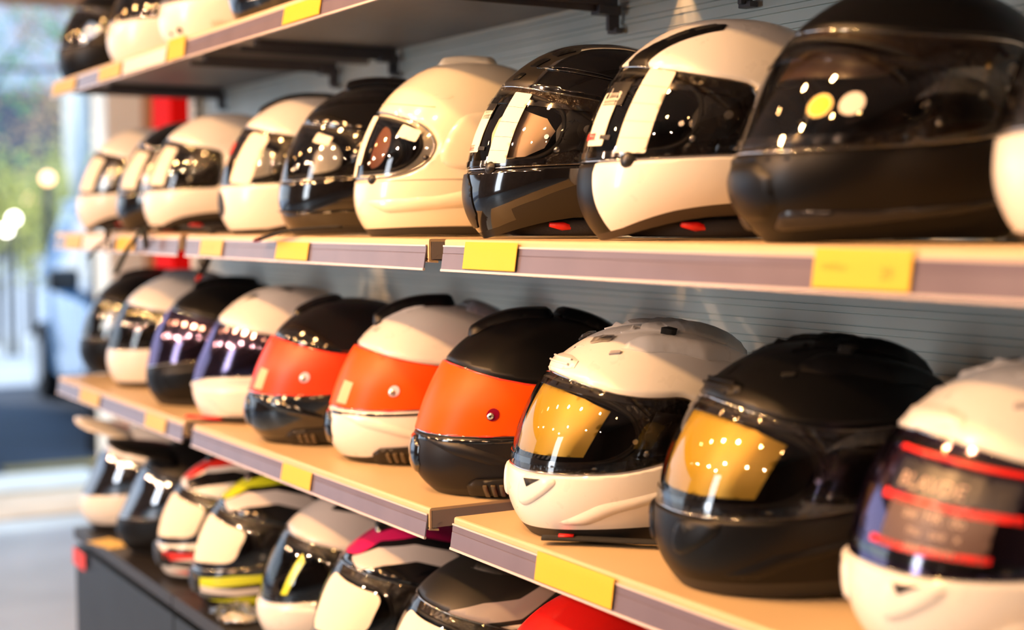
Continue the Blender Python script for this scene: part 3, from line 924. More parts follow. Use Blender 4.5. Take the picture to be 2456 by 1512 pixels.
def street_lamp(x, y, h, label):
    r = empty('street_lamp', (x, y, -0.02), 0, label, 'street lamp')
    tube('post', [(0, 0, 0), (0, 0, h)], [.06, .04], PLASTIC(), r)
    bm = bmesh.new(); bmesh.ops.create_icosphere(bm, subdivisions=2, radius=.055, matrix=Matrix.Translation((0, 0, h + .05)))
    bmobj('bulb', bm, BULB, r, smooth=True)
street_lamp(-14.2, 2.45, 1.78, 'low street lamp glowing orange left of the shop pillar')
street_lamp(-19.0, 3.35, 1.66, 'further street lamp glowing orange above the blue car')
for (x, y, z, lb) in ((-16.0, 2.52, 1.42, 'upper one of two bright white lamps at the far left edge'), (-16.0, 2.44, 1.30, 'lower one of two bright white lamps at the far left edge')):
    r = empty('beacon_lamp', (x, y, -0.02), 0, lb, 'lamp')
    tube('post', [(0, 0, 0), (0, 0, z)], .025, PLASTIC(), r)
    bm = bmesh.new(); bmesh.ops.create_icosphere(bm, subdivisions=2, radius=.05, matrix=Matrix.Translation((0, 0, z + .04)))
    bmobj('bulb', bm, BULBW, r, smooth=True)
BARK = mat('bark', (0.085, 0.07, 0.06), 0.9, bump=1.0, scale=14, var=0.5)


def tree(x, y, h, r0, label, leaf=None, nleaf=0, spread=2.5, seed=1, crown=(0.5, 1.0), name='street_tree', bark=None, nb=9):
    rn = random.Random(seed)
    r = empty(name, (x, y, -0.05), 0, label, 'tree', None)
    pts = [(0, 0, 0), (.03, .02, h * .3), (-.02, .05, h * .6), (.05, 0, h)]
    tube('trunk', pts, [r0 * 1.15, r0, r0 * .85, r0 * .3], bark or BARK, r)
    tips = []
    for k in range(nb):
        t = rn.uniform(.4, .95); z = h * t; an = rn.uniform(0, 2 * PI); L = spread * rn.uniform(.5, 1)
        p = [Vector((0, 0, z))]
        d = Vector((math.cos(an), math.sin(an), rn.uniform(.2, .8)))
        for q in range(1, 6):
            d = (d + Vector((rn.uniform(-.3, .3), rn.uniform(-.3, .3), rn.uniform(-.35, .15)))).normalized()
            p.append(p[-1] + d * L / 5)
        tube('branch', p, [r0 * .35 * (1 - q / 6.5) for q in range(6)], bark or BARK, r, seg=6)
        tips += p[2:]
    if nleaf:
        V = []; F = []
        for k in range(nleaf):
            c = rn.choice(tips) + Vector((rn.gauss(0, .28), rn.gauss(0, .28), rn.gauss(0, .25)))
            a = Vector((rn.uniform(-1, 1), rn.uniform(-1, 1), rn.uniform(-1, 1))).normalized() * .055; b = a.cross(Vector((rn.uniform(-1, 1), rn.uniform(-1, 1), 1))).normalized() * .035
            i = len(V); V += [c - a, c - b, c + a, c + b]; F.append((i, i + 1, i + 2, i + 3))
        fo = obj('foliage', V, F, leaf, r, smooth=False)
    return r

GRN = mat('green_leaf', (0.22, 0.52, 0.20), 0.6, var=0.3, scale=3)
YGR = mat('yellow_leaf', (0.74, 0.72, 0.22), 0.6, var=0.3, scale=3)
ORG = mat('orange_leaf', (0.75, 0.48, 0.26), 0.6, var=0.3, scale=3)
tree(-9.05, 1.505, 4.4, .055, 'slim dark tree trunk seen behind the left end of the shelves', GRN, 0, 1.8, 3, nb=6)
tree(-15.5, 1.9, 5.0, .09, 'tree with sparse green leaves hanging at the top left', GRN, 1500, 2.2, 5)
tree(-23.0, 5.0, 4.9, .08, 'autumn tree with bare arching twigs and orange leaves', ORG, 900, 3.0, 8, nb=16)
tree(-17.5, 2.6, 2.3, .05, 'low yellow green tree at the far left edge', YGR, 1700, 1.1, 9)
tree(-29.0, 7.4, 3.6, .08, 'yellow green tree beyond the parked cars', YGR, 1800, 2.0, 12)
# pale signpost-like post, right of the opening
r = empty('white_post', (-13.3, 2.48, -0.02), 0, 'white peeling post standing behind the blue car', 'post')
tube('shaft', [(0, 0, 0), (0, 0, 1.3), (.01, .01, 2.0), (0, 0, 2.9)], [.11, .10, .11, .10], mat('peeling_white_paint', (0.80, 0.82, 0.74), 0.7, var=0.25, scale=9), r, seg=12)
# far house rows
def building(x0, x1, y0, y1, h, m, label, nwin, nf):
    r = empty('town_house', ((x0 + x1) / 2, (y0 + y1) / 2, -0.02), 0, label, 'building')
    a = (x1 - x0) / 2; b = (y1 - y0) / 2
    box('facade', -a, a, -b, b, 0, h, m, r)
    box('roof_edge', -a - .2, a + .2, -b - .2, b + .2, h, h + .3, mat('roof_grey', (0.2, 0.2, 0.22), 0.8), r)
    for k in range(nwin):
        for f in range(nf):
            y = -b + (k + .5) * 2 * b / nwin; z = 1.0 + f * 3.0
            box('window', a, a + .05, y - .55, y + .55, z, z + 1.5, mat('far_window', (0.10, 0.14, 0.18), 0.1), r)
    return r
building(-98, -90, 14.0, 32.0, 9.0, mat('dark_facade', (0.12, 0.13, 0.16), 0.8, var=0.3, scale=1), 'low dark building at the end of the street', 5, 1)
building(-118, -108, 8.0, 30.0, 17.0, mat('pale_facade', (0.72, 0.78, 0.88), 0.8, var=0.2, scale=1), 'tall pale building behind the street trees', 5, 2)
#SECTION4

# ------------------------------------------------------------------ helmets


def chaikin(p, n=2):
    p = np.array(p, float)
    for _ in range(n):
        q = np.roll(p, -1, 0); p = np.stack([.75 * p + .25 * q, .25 * p + .75 * q], 1).reshape(-1, 2)
    return p


def OL(pts, n=2):
    return chaikin(sym(pts), n)

VIS_STD = OL([(0, .395), (28, .39), (56, .395), (84, .42), (104, .47), (110, .55), (104, .63), (84, .675), (56, .695), (28, .705), (0, .712)])
PORT_STD = OL([(0, .425), (28, .42), (52, .425), (66, .45), (74, .52), (73, .58), (66, .65), (48, .68), (24, .69), (0, .695)])
VIS_BOX = OL([(0, .390), (30, .387), (56, .39), (76, .398), (87, .402), (90, .43), (91, .56), (90, .67), (85, .698), (58, .722), (30, .738), (0, .744)], 1)
G = {'A': 'helmets on the top shelf, cut off by the upper edge', 'B': 'helmets on the eye level shelf', 'C': 'helmets on the lower shelf', 'D': 'helmets on the base cabinet'}
ROWZ = {'A': ZA, 'B': ZB, 'C': ZC, 'D': ZD}


def arch_trim(front=.05, side=.13, back=.10):
    return av([(-180, back), (-140, back), (-100, side), (-60, (side + front) / 2 + .012), (-30, front + .012), (0, front), (30, front + .012), (60, (side + front) / 2 + .012), (100, side), (140, back), (180, back), (180, -.02), (-180, -.02)])

ARCH = dict(Sz=[.026, .020, .008, 0, 0, 0, 0, 0, 0, 0], Bz=[.016, .012, .004, 0, 0, 0, 0, 0, 0, 0])


YAW0 = -20


def H(row, X, Y, label, name='full_face_helmet', yaw=0, surf=None, step=0.006, dz=0.0, pitch=0):
    return Helmet(name, X, Y, ROWZ[row] + dz, label, G[row], yaw + YAW0, step, surf, pitch)


def neck_roll(h, red=None, a=60):
    p = [(0.118 * math.cos(t) * .86 - .004, 0.118 * math.sin(t) * .66, .012) for t in np.linspace(0, 2 * PI, 28, endpoint=False)]
    o = tube('neck_roll', p, .0118, LINER(), h.root, closed=True, seg=8)
    if red:
        t = math.radians(a); c = Vector((0.118 * math.cos(t) * .86 - .004, 0.118 * math.sin(t) * .66 + .010, .013))
        tube('strap_tab', [c + Vector((.018, 0.002, 0.002)), c, c + Vector((-.018, 0.002, -.003))], [.003, .006, .003], RED(), h.root, seg=8)


def side_plate(h, gear=True, da=0.0):
    """pivot mechanism seen through the clear visor"""
    for sd in (1, -1):
        m1 = mat('pivot_plastic', (0.03, 0.027, 0.026), 0.3)
        h.patch('pivot_plate', h.poly([(a + da, v) for a, v in ((80, .46), (98 + da * .3, .475), (104 + da * .3, .55), (99 + da * .3, .63), (82, .655), (78, .56))], 'av', sd), m1, off=(0, .0022), bevel=.001, bw=.003, step=.008, add_rec=False)
        h.disc('pivot_disc', 93 + da, .565, .013, m1, off=(.001, .0034), side=sd, bevel=.001)
        h.disc('pivot_screw', 80 + da, .475, .0045, STEEL(), off=(.001, .0036), side=sd, bevel=.001)
        if gear:
            h.disc('pivot_screw', 93 + da, .565, .005, STEEL(), off=(.003, .0042), side=sd)
            h.disc('pin', 74 + da, .53, .003, STEEL(), off=(.0, .0062), side=sd)
            rn = random.Random(3)
            for k in range(7):
                a = 80 + da + rn.uniform(0, 18 + da * .5); v = .49 + rn.uniform(0, .13)
                pts = [(-.004, -.0006), (.004, -.0006), (.004, .0006), (-.004, .0006)]
                h.patch('rib', h.poly(pts, 'loc', sd, (a, v), rn.choice((20, 60, -30))), m1, off=(.0018, .0034), step=.01, wall=True, add_rec=False)


def visor_frame(h, m=None, up=0.0):
    """thicker moulded rim along the top and bottom of a racing visor"""
    mm = m or clear('visor_rim', (0.35, 0.32, 0.34), ior=1.6, minr=.08, rough=.08)
    h.patch('rim_band', av([(-62, .432), (-30, .43), (0, .432), (30, .43), (62, .432), (62, .405), (30, .402), (0, .405), (-30, .402), (-62, .405)]), mm, off=(h.voff, h.voff + .0012), parent=h.vo, add_rec=False)
    h.patch('rim_band', av([(a, v + up) for a, v in [(-78, .662), (-40, .682), (0, .690), (40, .682), (78, .662), (80, .640), (40, .660), (0, .668), (-40, .660), (-80, .640)][::-1]]), mm, off=(h.voff, h.voff + .0012), parent=h.vo, add_rec=False)


def finish(h, vis=None, edge=True, roll=True, red=None):
    h.liner(); h.gasket()
    if roll: neck_roll(h, red)


def street(row, X, Y, label, color, vis=None, yaw=0, step=0.0075, surf=None, regions=(), trim=None, recess=None, visor=VIS_STD, port=PORT_STD, rec=.005, chin=None, chin_mat=None, red=None, edge=True, name='full_face_helmet', plates=True, chin_regions=(), pitch=0):
    h = H(row, X, Y, label, name, yaw, surf, step, pitch=pitch)
    h.set_visor(visor, port, rec)
    h.shell(color, regions=[(r if isinstance(r, np.ndarray) else av(r), m) for r, m in regions], recess=recess or mat('recess_plastic', (0.022, 0.018, 0.016), 0.12, bump=1.0, bdist=0.004, scale=110), chin=chin, chin_mat=chin_mat, trim=trim, chin_regions=chin_regions)
    h.vo = None
    finish(h, red=red)
    if plates: side_plate(h, step < .007, -13 if visor is VIS_BOX else 0)
    h.visor(vis or CLEAR(), edge=edge)
    return h


def mirror_pts(pts): return [(-a, v) for a, v in pts[::-1]]


def crown_vent(h, m, x0=.075, x1=-.02, w=.035, hgt=.010, name='crown_vent', y=0.0, taper=.6):
    p = rounded([(x0, y - w * taper), (x1, y - w), (x1 - .012, y - w * .6), (x1 - .012, y + w * .6), (x1, y + w), (x0, y + w * taper)], .008)
    return h.top_patch(name, p, m, off=(-.001, hgt), bevel=hgt * .8, bw=.010)


def chin_vent(h, m, w=.026, v=(.18, .25)):
    p = rounded([(-w, v[0]), (w, v[0]), (w * 1.3, v[1]), (-w * 1.3, v[1])], .003)
    a, vv = None, None
    pts = np.array([(math.degrees(x / .15), y) for x, y in [(-w, v[0]), (w, v[0]), (w * 1.35, v[1]), (-w * 1.35, v[1])]])
    return h.patch('chin_vent', chaikin(av(pts), 1), m, off=(-.002, .0025), bevel=.002, bw=.004)

W_, K_, M_ = WHITE(), BLACK(), MATTE()
DARKSLIT = mat('vent_slit', (0.008, 0.008, 0.008), 0.6)
GREYM = mat('matt_charcoal', (0.012, 0.010, 0.008), 0.40, spec=0.4)

# ---------------- eye level shelf (B)
SHARKPORT = OL([(0, .425), (26, .42), (48, .425), (60, .44), (68, .50), (69, .59), (64, .66), (46, .70), (24, .715), (0, .722)])
WTRIM = arch_trim(.04, .15, .10)
YTXT = mat('yellow_lettering', (0.85, 0.52, 0.02), 0.5)


def touring(row, X, Y, label, col, yaw=0, step=.0075, sticker=True, **kw):
    h = street(row, X, Y, label, col, yaw=yaw, step=step, surf=ARCH, trim=WTRIM, visor=VIS_BOX, port=SHARKPORT, red=True, **kw)
    h.text('vvsssssssss', 74, .112, 0, 0, .0085, YTXT, off=.0012, name='yellow_lettering')
    return h

h = touring('B', -3.660, .20, 'white full face helmet, first at the left end of the eye level shelf', W_)
h.sticker(34, .555, .050, .088, -6)
h.strap_at([(-3.30, .03, 1.372), (-3.23, -.012, 1.369), (-3.195, -.020, 1.347), (-3.277, -.020, 1.328), (-3.359, -.020, 1.301)], r=.006, flat=.4)
h.strap_at([(-3.25, .03, 1.372), (-3.197, -.018, 1.366), (-3.19, -.021, 1.324)], r=.006, flat=.4)
h = touring('B', -3.362, .215, 'black full face helmet between two white ones at the left of the eye level shelf', K_)
h.sticker(36, .56, .048, .090, -6)
h.strap_at([(-3.02, .04, 1.372), (-2.95, -.012, 1.368), (-3.021, -.021, 1.335), (-3.077, -.021, 1.308), (-3.139, -.021, 1.272)], r=.006, flat=.4, m=mat('green_cord', (0.008, 0.022, 0.012), .8))
h.strap_at([(-2.99, .04, 1.372), (-2.938, -.014, 1.367), (-2.915, -.021, 1.328)], r=.006, flat=.4)
h = touring('B', -3.098, .20, 'white helmet, third on the eye level shelf, with wide black lower edge', W_)
h.sticker(35, .56, .044, .086, -4)
h.sticker(10, .55, .034, .070, -2, m=mat('faint_sticker', (0.55, 0.48, 0.40), .6))
h.line('brow_seal', [(0, .712), (40, .70), (80, .685)], .002, RUBBER(), off=.0015)

h.strap_at([(-2.96, .07, 1.37), (-2.80, .06, 1.368), (-2.741, .055, 1.362), (-2.742, .055, 1.33), (-2.762, .05, 1.300), (-2.795, .045, 1.272)], r=.0085, flat=.4, tip=RED())
h = street('B', -2.621, .20, 'white helmet with a black strip over its crown and a large cream sticker', W_, step=.0075, visor=VIS_BOX, trim=av([(-180, .13), (-110, .15), (-60, .05), (0, .05), (60, .05), (110, .15), (180, .13), (180, -.02), (-180, -.02)]))
crown_vent(h, K_, .085, -.10, .030, .008, name='crown_strip')
h.sticker(42, .55, .050, .098, -8, r=.012, text=[('RAV', .004, .034, .009, 90)])
h.sticker(10, .615, .030, .024, -4, m=mat('red_print', (0.62, 0.05, 0.03), .5))
h.sticker(10, .545, .022, .018, -4, m=mat('faint_sticker', (0.55, 0.48, 0.40), .6))
h.patch('chin_grille', av(chaikin([(-24, .16), (24, .16), (20, .36), (-20, .36)], 2)), RUBBER(), off=(-.001, .0015))

h = street('B', -2.322, .20, 'glossy black helmet with a raised crown vent and small cream sticker on its clear visor', K_, step=.0065)
crown_vent(h, K_, .045, -.05, .040, .012)
h.sticker(48, .622, .032, .016, -12, r=.003)
h.patch('brow_ridge', h.poly(rounded([(.10, .205), (.06, .226), (-.01, .228), (-.06, .205), (-.01, .216), (.06, .214)], .004), 'side'), K_, off=(0, .003), bevel=.002)
for sd in (1, -1):
    h.patch('visor_pod', h.poly(chaikin([(78, .42), (116, .47), (122, .56), (112, .65), (80, .68), (70, .55)], 2), 'av', sd), K_, off=(.004, .0075), bevel=.003, bw=.01, add_rec=False)
h.strap_at([(-2.12, .05, 1.372), (-2.177, -.006, 1.3675), (-2.239, -.019, 1.359), (-2.30, -.022, 1.350)], r=.007, flat=.35, tip=RED())
h.line('jaw_crease', [(8, .20), (50, .17), (95, .18), (140, .20)], .0016, K_, off=.004)

# white retro helmet with small round-cornered visor
RV = OL([(0, .368), (24, .363), (46, .368), (60, .40), (69, .47), (71, .55), (62, .625), (46, .657), (24, .678), (0, .683)])
RP = OL([(0, .405), (24, .40), (44, .405), (54, .43), (61, .49), (62, .55), (55, .61), (42, .637), (22, .654), (0, .659)])
IV = mat('ivory_gloss', (0.84, 0.78, 0.62), 0.22, coat=.7)
h = street('B', -2.004, .195, 'smooth ivory white retro helmet with a small rounded visor and low crown vent', IV, step=.0055, visor=RV, port=RP, rec=.0035, plates=False, recess=IV, surf=dict(Fz=[0, 0, 0, .004, .006, .008, .009, .010, .010, .010], Sz=[0, 0, 0, .003, .005, .008, .009, .010, .010, .010], Bz=[0, 0, 0, .003, .005, .008, .009, .010, .010, .010]))
crown_vent(h, IV, .030, -.045, .030, .009)
h.line('shell_seam', [(0, .350), (40, .348), (80, .352), (120, .355), (165, .345)], .0007, mat('seam_shadow', (0.35, 0.30, 0.22), .7), off=.0)
h.line('shell_seam', [(0, .715), (30, .714), (66, .712)], .0007, mat('seam_shadow', (0.35, 0.30, 0.22), .7), off=.0)
for sd in (1, -1):
    h.patch('pivot_cover', h.poly(chaikin([(72, .42), (100, .40), (128, .47), (132, .58), (112, .68), (84, .70), (76, .60)], 2), 'av', sd), IV, off=(0, .0022), bevel=.0018, bw=.006)
    h.patch('jaw_fin', h.poly(rounded([(.150, .052), (.05, .058), (-.08, .085), (-.15, .118), (-.10, .078), (.0, .044), (.12, .034)], .01), 'side', sd), IV, off=(0, .0035), bevel=.003, bw=.012)
    h.patch('brow_tab', h.poly(rounded([(.055, .1985), (.030, .1975), (.022, .202), (.030, .2065), (.050, .2045)], .002), 'side', sd), IV, off=(0, .0015), bevel=.001)
h.sticker(52, .585, .034, .018, -16, r=.003)
h.sticker(8, .55, .034, .078, -4, r=.006)
h.sticker(2, .43, .034, .030, 0, r=.002)
h.patch('inner_flap', av(chaikin([(18, .42), (32, .43), (38, .53), (34, .61), (20, .63)], 2)), mat('brown_card', (0.14, 0.040, 0.012), .5), off=(-.004, -.003), add_rec=False)
h.disc('lift_tab', 30, .360, .007, PLASTIC(), off=(.002, .009), bevel=.004, parent=h.vo)
h.disc('visor_stud', 66, .47, .004, PLASTIC(), off=(.004, .009), bevel=.002, parent=h.vo)

# black helmet with clear visor and matt lower panel
h = H('B', -1.671, .205, 'black helmet with a wide clear visor, long cream sticker and matt brown lower panel', yaw=0, surf=ARCH, step=.005)
h.set_visor(VIS_BOX, SHARKPORT, .005)
lowp = av([(44, .045), (60, .08), (100, .12), (140, .12), (175, .12), (175, .40), (140, .37), (110, .36), (85, .30), (60, .19), (44, .15)])
crown_side = h.poly(rounded([(.116, .004), (.112, .034), (.100, .058), (.080, .072), (.073, .066), (.060, .058), (.020, .060), (.012, .046), (.045, .030), (.060, .004)], .003), 'top')
h.shell(K_, regions=[(lowp, GREYM), (lowp * np.array([-1, 1]), GREYM), (crown_side, GREYM), (crown_side * np.array([-1, 1]), GREYM)], recess=mat('recess_brown', (0.045, 0.030, 0.022), .12, bump=1.0, bdist=0.004, scale=110), trim=arch_trim(.045, .13, .10), trim_mat=GREYM)
h.vo = None
finish(h, red=True)
side_plate(h, da=-13)
h.visor(CLEAR())
visor_frame(h)
h.patch('visor_insert', av(chaikin([(24, .445), (58, .445), (66, .60), (30, .67), (14, .60)], 1)), mat('peach_card', (0.80, 0.58, 0.40), .6), off=(-.006, -.005), add_rec=False)
h.sticker(35, .560, .030, .098, -4, lines=4, r=.002)
h.sticker(8, .555, .034, .058, -2, r=.003)
h.sticker(10, .635, .030, .022, -2, r=.001, m=PLASTIC())
h.sticker(4, .492, .024, .008, 0, r=.001, m=RED())
h.sticker(18, .487, .016, .005, -4, r=.001, m=PLASTIC())
for sd in (1, -1):
    for p in ([(.078, .034), (.072, .048), (.054, .049), (.060, .036)], [(.050, .036), (.046, .050), (.022, .054), (.026, .043)], [(.100, .030), (.094, .044), (.085, .046), (.090, .032)]):
        h.patch('brow_vent', h.poly(rounded([(x, sd * y) for x, y in p], .002), 'top'), M_, off=(0, .003), bevel=.0015, bw=.003)
    h.line('crown_crease', [(.072, .214), (.04, .212), (.0, .203), (-.04, .190)], .0012, K_, proj='side', side=sd, off=.001)
h.patch('chin_grille', av(chaikin([(-16, .08), (16, .08), (13, .37), (-13, .37)], 1)), M_, off=(-.001, .0015))
h.disc('lift_tab', 30, .392, .008, PLASTIC(), off=(.002, .010), bevel=.004, parent=h.vo)

# white helmet with black brow vents
h = H('B', -1.391, .205, 'white helmet with a long black brow vent, cream stickers and black chin grille', yaw=0, surf=ARCH, step=.005)
h.set_visor(VIS_BOX, SHARKPORT, .005)
chinp = av([(-20, .02), (20, .02), (17, .20), (15, .34), (17, .395), (-17, .395), (-15, .34), (-17, .20)])
h.shell(W_, regions=[(chinp, M_)], recess=mat('recess_plastic', (0.022, 0.018, 0.016), 0.12, bump=1.0, bdist=0.004, scale=110), trim=arch_trim(.04, .125, .10), trim_mat=mat('brown_rubber', (0.035, 0.024, 0.018), .5))
h.vo = None
finish(h, red=True)
side_plate(h, da=-13)
h.visor(CLEAR())
visor_frame(h)
h.text('Vwsseszssz', 70, .092, 0, 0, .0080, YTXT, off=.0012, name='yellow_lettering')
for sd in (1, -1):
    bv = rounded([(x, sd * y) for x, y in ((.119, .010), (.112, .036), (.100, .060), (.093, .052), (.075, .054), (.040, .062), (.012, .066), (.004, .056), (.030, .046), (.070, .034), (.095, .018))], .003)
    h.patch('brow_vent', h.poly(bv, 'top'), M_, off=(0, .0025), bevel=.0015, bw=.004)
    h.patch('vent_slit', h.poly(rounded([(.070, sd * .040), (.068, sd * .048), (.046, sd * .054), (.048, sd * .046)], .001), 'top'), DARKSLIT, off=(.002, .004), bevel=.001)
    h.patch('vent_slit', h.poly(rounded([(.040, sd * .049), (.038, sd * .057), (.014, sd * .061), (.016, sd * .054)], .001), 'top'), DARKSLIT, off=(.002, .004), bevel=.001)
h.sticker(40, .570, .037, .102, -4, lines=4, r=.003)
h.sticker(12, .548, .036, .064, -2, r=.003, text=[('. . .', 0, -.018, .008), ('...', 0, -.024, .008)])
h.sticker(16, .638, .040, .030, -2, r=.001, m=PLASTIC(), ink=CREAM(), text=[('3', .009, -.003, .016), ('J', -.012, -.003, .014)])
h.sticker(6, .492, .024, .008, 0, r=.001, m=RED())
h.sticker(20, .487, .018, .005, -4, r=.001, m=PLASTIC())
h.disc('lift_tab', 38, .388, .010, PLASTIC(), off=(.001, .009), bevel=.005, parent=h.vo)
h.disc('lens_pin', 66, .535, .0045, STEEL(), off=(-.003, .001))

# big matt black helmet in front
VIS_BIG = OL([(0, .375), (30, .37), (60, .375), (90, .40), (114, .46), (128, .55), (130, .65), (118, .735), (98, .762), (70, .760), (34, .762), (0, .765)])
PORT_BIG = OL([(0, .41), (28, .405), (52, .41), (66, .44), (78, .51), (78, .60), (68, .68), (48, .72), (24, .735), (0, .742)])
h = H('B', -1.095, .205, 'large matt black helmet with a yellow and a white round sticker on its clear visor', yaw=6, surf=dict(Fx=[0, .004, .010, .008, .002, 0, 0, 0, 0, 0]), step=.006)
h.set_visor(VIS_BIG, PORT_BIG, .005)
h.shell(M_, recess=mat('recess_brown', (0.045, 0.030, 0.022), .12, bump=1.0, bdist=0.004, scale=110), trim_mat=M_)
h.vo = None
finish(h); side_plate(h)
h.visor(CLEAR())
visor_frame(h)
h.disc('round_sticker', 34, .525, .0118, mat('pale_yellow_ring', (0.85, 0.65, 0.25), .5), off=(.0048, .0052), parent=h.vo, n=28)
h.disc('round_sticker', 34, .525, .0098, mat('yellow_sticker', (0.90, 0.62, 0.0), .45), off=(.0052, .0055), parent=h.vo, n=28, label='round yellow sticker')
h.disc('round_sticker', 47, .53, .0112, mat('white_sticker', (0.80, 0.74, 0.66), .45), off=(.0048, .0055), parent=h.vo, n=28, label='round white sticker')
for sd in (1, -1):
    p = [h.pts(sd * (108 + 15 * math.cos(t)), .60 + .095 * math.sin(t), .0015) for t in np.linspace(0, 2 * PI, 26, endpoint=False)]
    tube('pivot_ring', p, .0016, mat('bronze_ring', (0.22, 0.12, 0.05), .25, metallic=.6), h.root, closed=True, seg=6)
    h.disc('pivot_cap', 108, .645, .0075, mat('cream_cap', (0.75, 0.62, 0.48), .3), off=(.0, .004), side=sd, bevel=.002)
    h.disc('pivot_screw', 104, .585, .0050, STEEL(), off=(.0, .004), side=sd, bevel=.001)
    h.disc('pivot_screw', 114, .575, .0040, STEEL(), off=(.0, .004), side=sd, bevel=.001)
    h.disc('pivot_screw', 96, .665, .0045, mat('brass_screw', (0.8, 0.5, 0.15), .25, metallic=.8), off=(.0, .004), side=sd, bevel=.001)
h.patch('inner_sunshade', av(chaikin([(-50, .64), (0, .64), (40, .63), (60, .645), (62, .70), (0, .725), (-62, .70)], 2)), mat('dark_sunshade', (0.035, 0.018, 0.012), .3), off=(-.012, -.010), add_rec=False)
h.patch('chin_grille', av(chaikin([(-22, .12), (22, .12), (20, .34), (-20, .34)], 1)), M_, off=(-.001, .003), bevel=.003, bw=.01)
for sd in (1, -1):
    h.patch('jaw_ridge', h.poly(rounded([(.150, .030), (.08, .030), (.0, .036), (-.08, .046), (-.08, .040), (.0, .026), (.08, .018), (.145, .012)], .006), 'side', sd), mat('satin_black', (0.012, 0.012, 0.015), .2), off=(0, .004), bevel=.003, bw=.006)
    h.patch('lip', h.poly([(0, .360), (40, .357), (76, .378), (104, .43), (122, .50), (124, .515), (126, .50), (106, .415), (78, .362), (40, .340), (0, .343)], 'av', sd), M_, off=(0, .002), bevel=.0015, bw=.003)

# white helmet entering at the right edge
h = street('B', -0.743, .185, 'white helmet entering at the right edge beside the large matt black one', W_, yaw=0, step=.009, vis=SMOKE())

# ---------------- lower shelf (C)
h = street('C', -3.757, .225, 'matt black helmet with clear visor, first at the far left of the lower shelf', M_, step=.0085)
crown_vent(h, M_, .06, -.09, .03, .008)
h = street('C', -3.410, .20, 'white helmet with a rear spoiler and clear visor, second on the lower shelf', W_, step=.0085, visor=OL([(0, .385), (28, .38), (56, .385), (84, .40), (104, .46), (110, .55), (104, .65), (84, .70), (56, .715), (28, .725), (0, .73)]))
crown_vent(h, mat('pearl_grey', (0.42, 0.40, 0.42), .3), .03, -.11, .045, .014, name='spoiler')
h = street('C', -3.017, .175, 'matt black helmet with a wide violet smoked visor, third on the lower shelf', M_, vis=IRID(), step=.0075, visor=OL([(0, .345), (20, .35), (45, .39), (84, .42), (104, .46), (110, .55), (104, .65), (84, .71), (56, .735), (28, .75), (0, .755)]), port=OL([(0, .40), (20, .40), (50, .42), (66, .45), (74, .52), (73, .58), (66, .65), (48, .69), (24, .71), (0, .72)]))
crown_vent(h, M_, .06, -.06, .03, .009)
for sd in (1, -1):
    h.patch('jaw_panel', h.poly(rounded([(.13, .072), (.02, .085), (-.06, .075), (-.03, .03), (.12, .03)], .015), 'side', sd), M_, off=(0, .003), bevel=.0025)
# white angular chin
h = street('C', -2.701, .175, 'white helmet with angular chin and violet smoked visor, left of the orange filmed ones', W_, vis=IRID(), step=.007, yaw=0, surf=dict(Fx=[.004, .004, .004, .006, 0, 0, 0, 0, 0, 0], nf=[-.15, -.25, -.35, -.30, -.1, 0, 0, 0, 0, 0]), visor=OL([(0, .33), (14, .34), (34, .385), (84, .40), (104, .46), (110, .55), (104, .64), (84, .68), (56, .70), (28, .715), (0, .72)]), port=OL([(0, .37), (14, .38), (40, .42), (66, .44), (74, .52), (73, .58), (66, .65), (48, .68), (24, .69), (0, .70)]))
for sd in (1, -1):
    for (x, y) in ((.055, .035), (-.01, .038)):
        h.patch('crown_vent', h.poly(rounded([(x + .012, sd * y), (x - .010, sd * (y + .012)), (x - .018, sd * (y + .004)), (x - .004, sd * (y - .006))], .002), 'top'), DARKSLIT, off=(0, .0015), bevel=.001)
    h.patch('chin_ridge', h.poly([(4, .325), (18, .335), (36, .375), (80, .385), (80, .372), (36, .36), (18, .315), (4, .305)], 'av', sd), W_, off=(0, .005), bevel=.003, bw=.006)
    if sd > 0: h.strap_at([(-2.66, .10, ZC + .006), (-2.69, .045, ZC + .006), (-2.715, .018, ZC + .007), (-2.748, .004, ZC + .006)], r=.0085, flat=.4, m=RED())
    h.patch('jaw_panel', h.poly(rounded([(.155, .062), (.06, .070), (-.06, .060), (-.05, .025), (.10, .016)], .012), 'side', sd), W_, off=(0, .003), bevel=.0025)

ORF = mat('orange_film', (0.85, 0.085, 0.004), .36, spec=.2)
ORT = mat('orange_film_edge', (0.80, 0.04, 0.02), .2, coat=.5)
MVIS = OL([(0, .395), (30, .39), (60, .39), (92, .40), (112, .44), (118, .53), (112, .62), (94, .655), (60, .685), (28, .71), (0, .715)])
CHIN_CUT = av([(-118, .44), (-92, .40), (-60, .39), (0, .395), (60, .39), (92, .40), (118, .44), (112, .30), (104, .10), (100, -.02), (-100, -.02), (-104, .10), (-112, .30)])


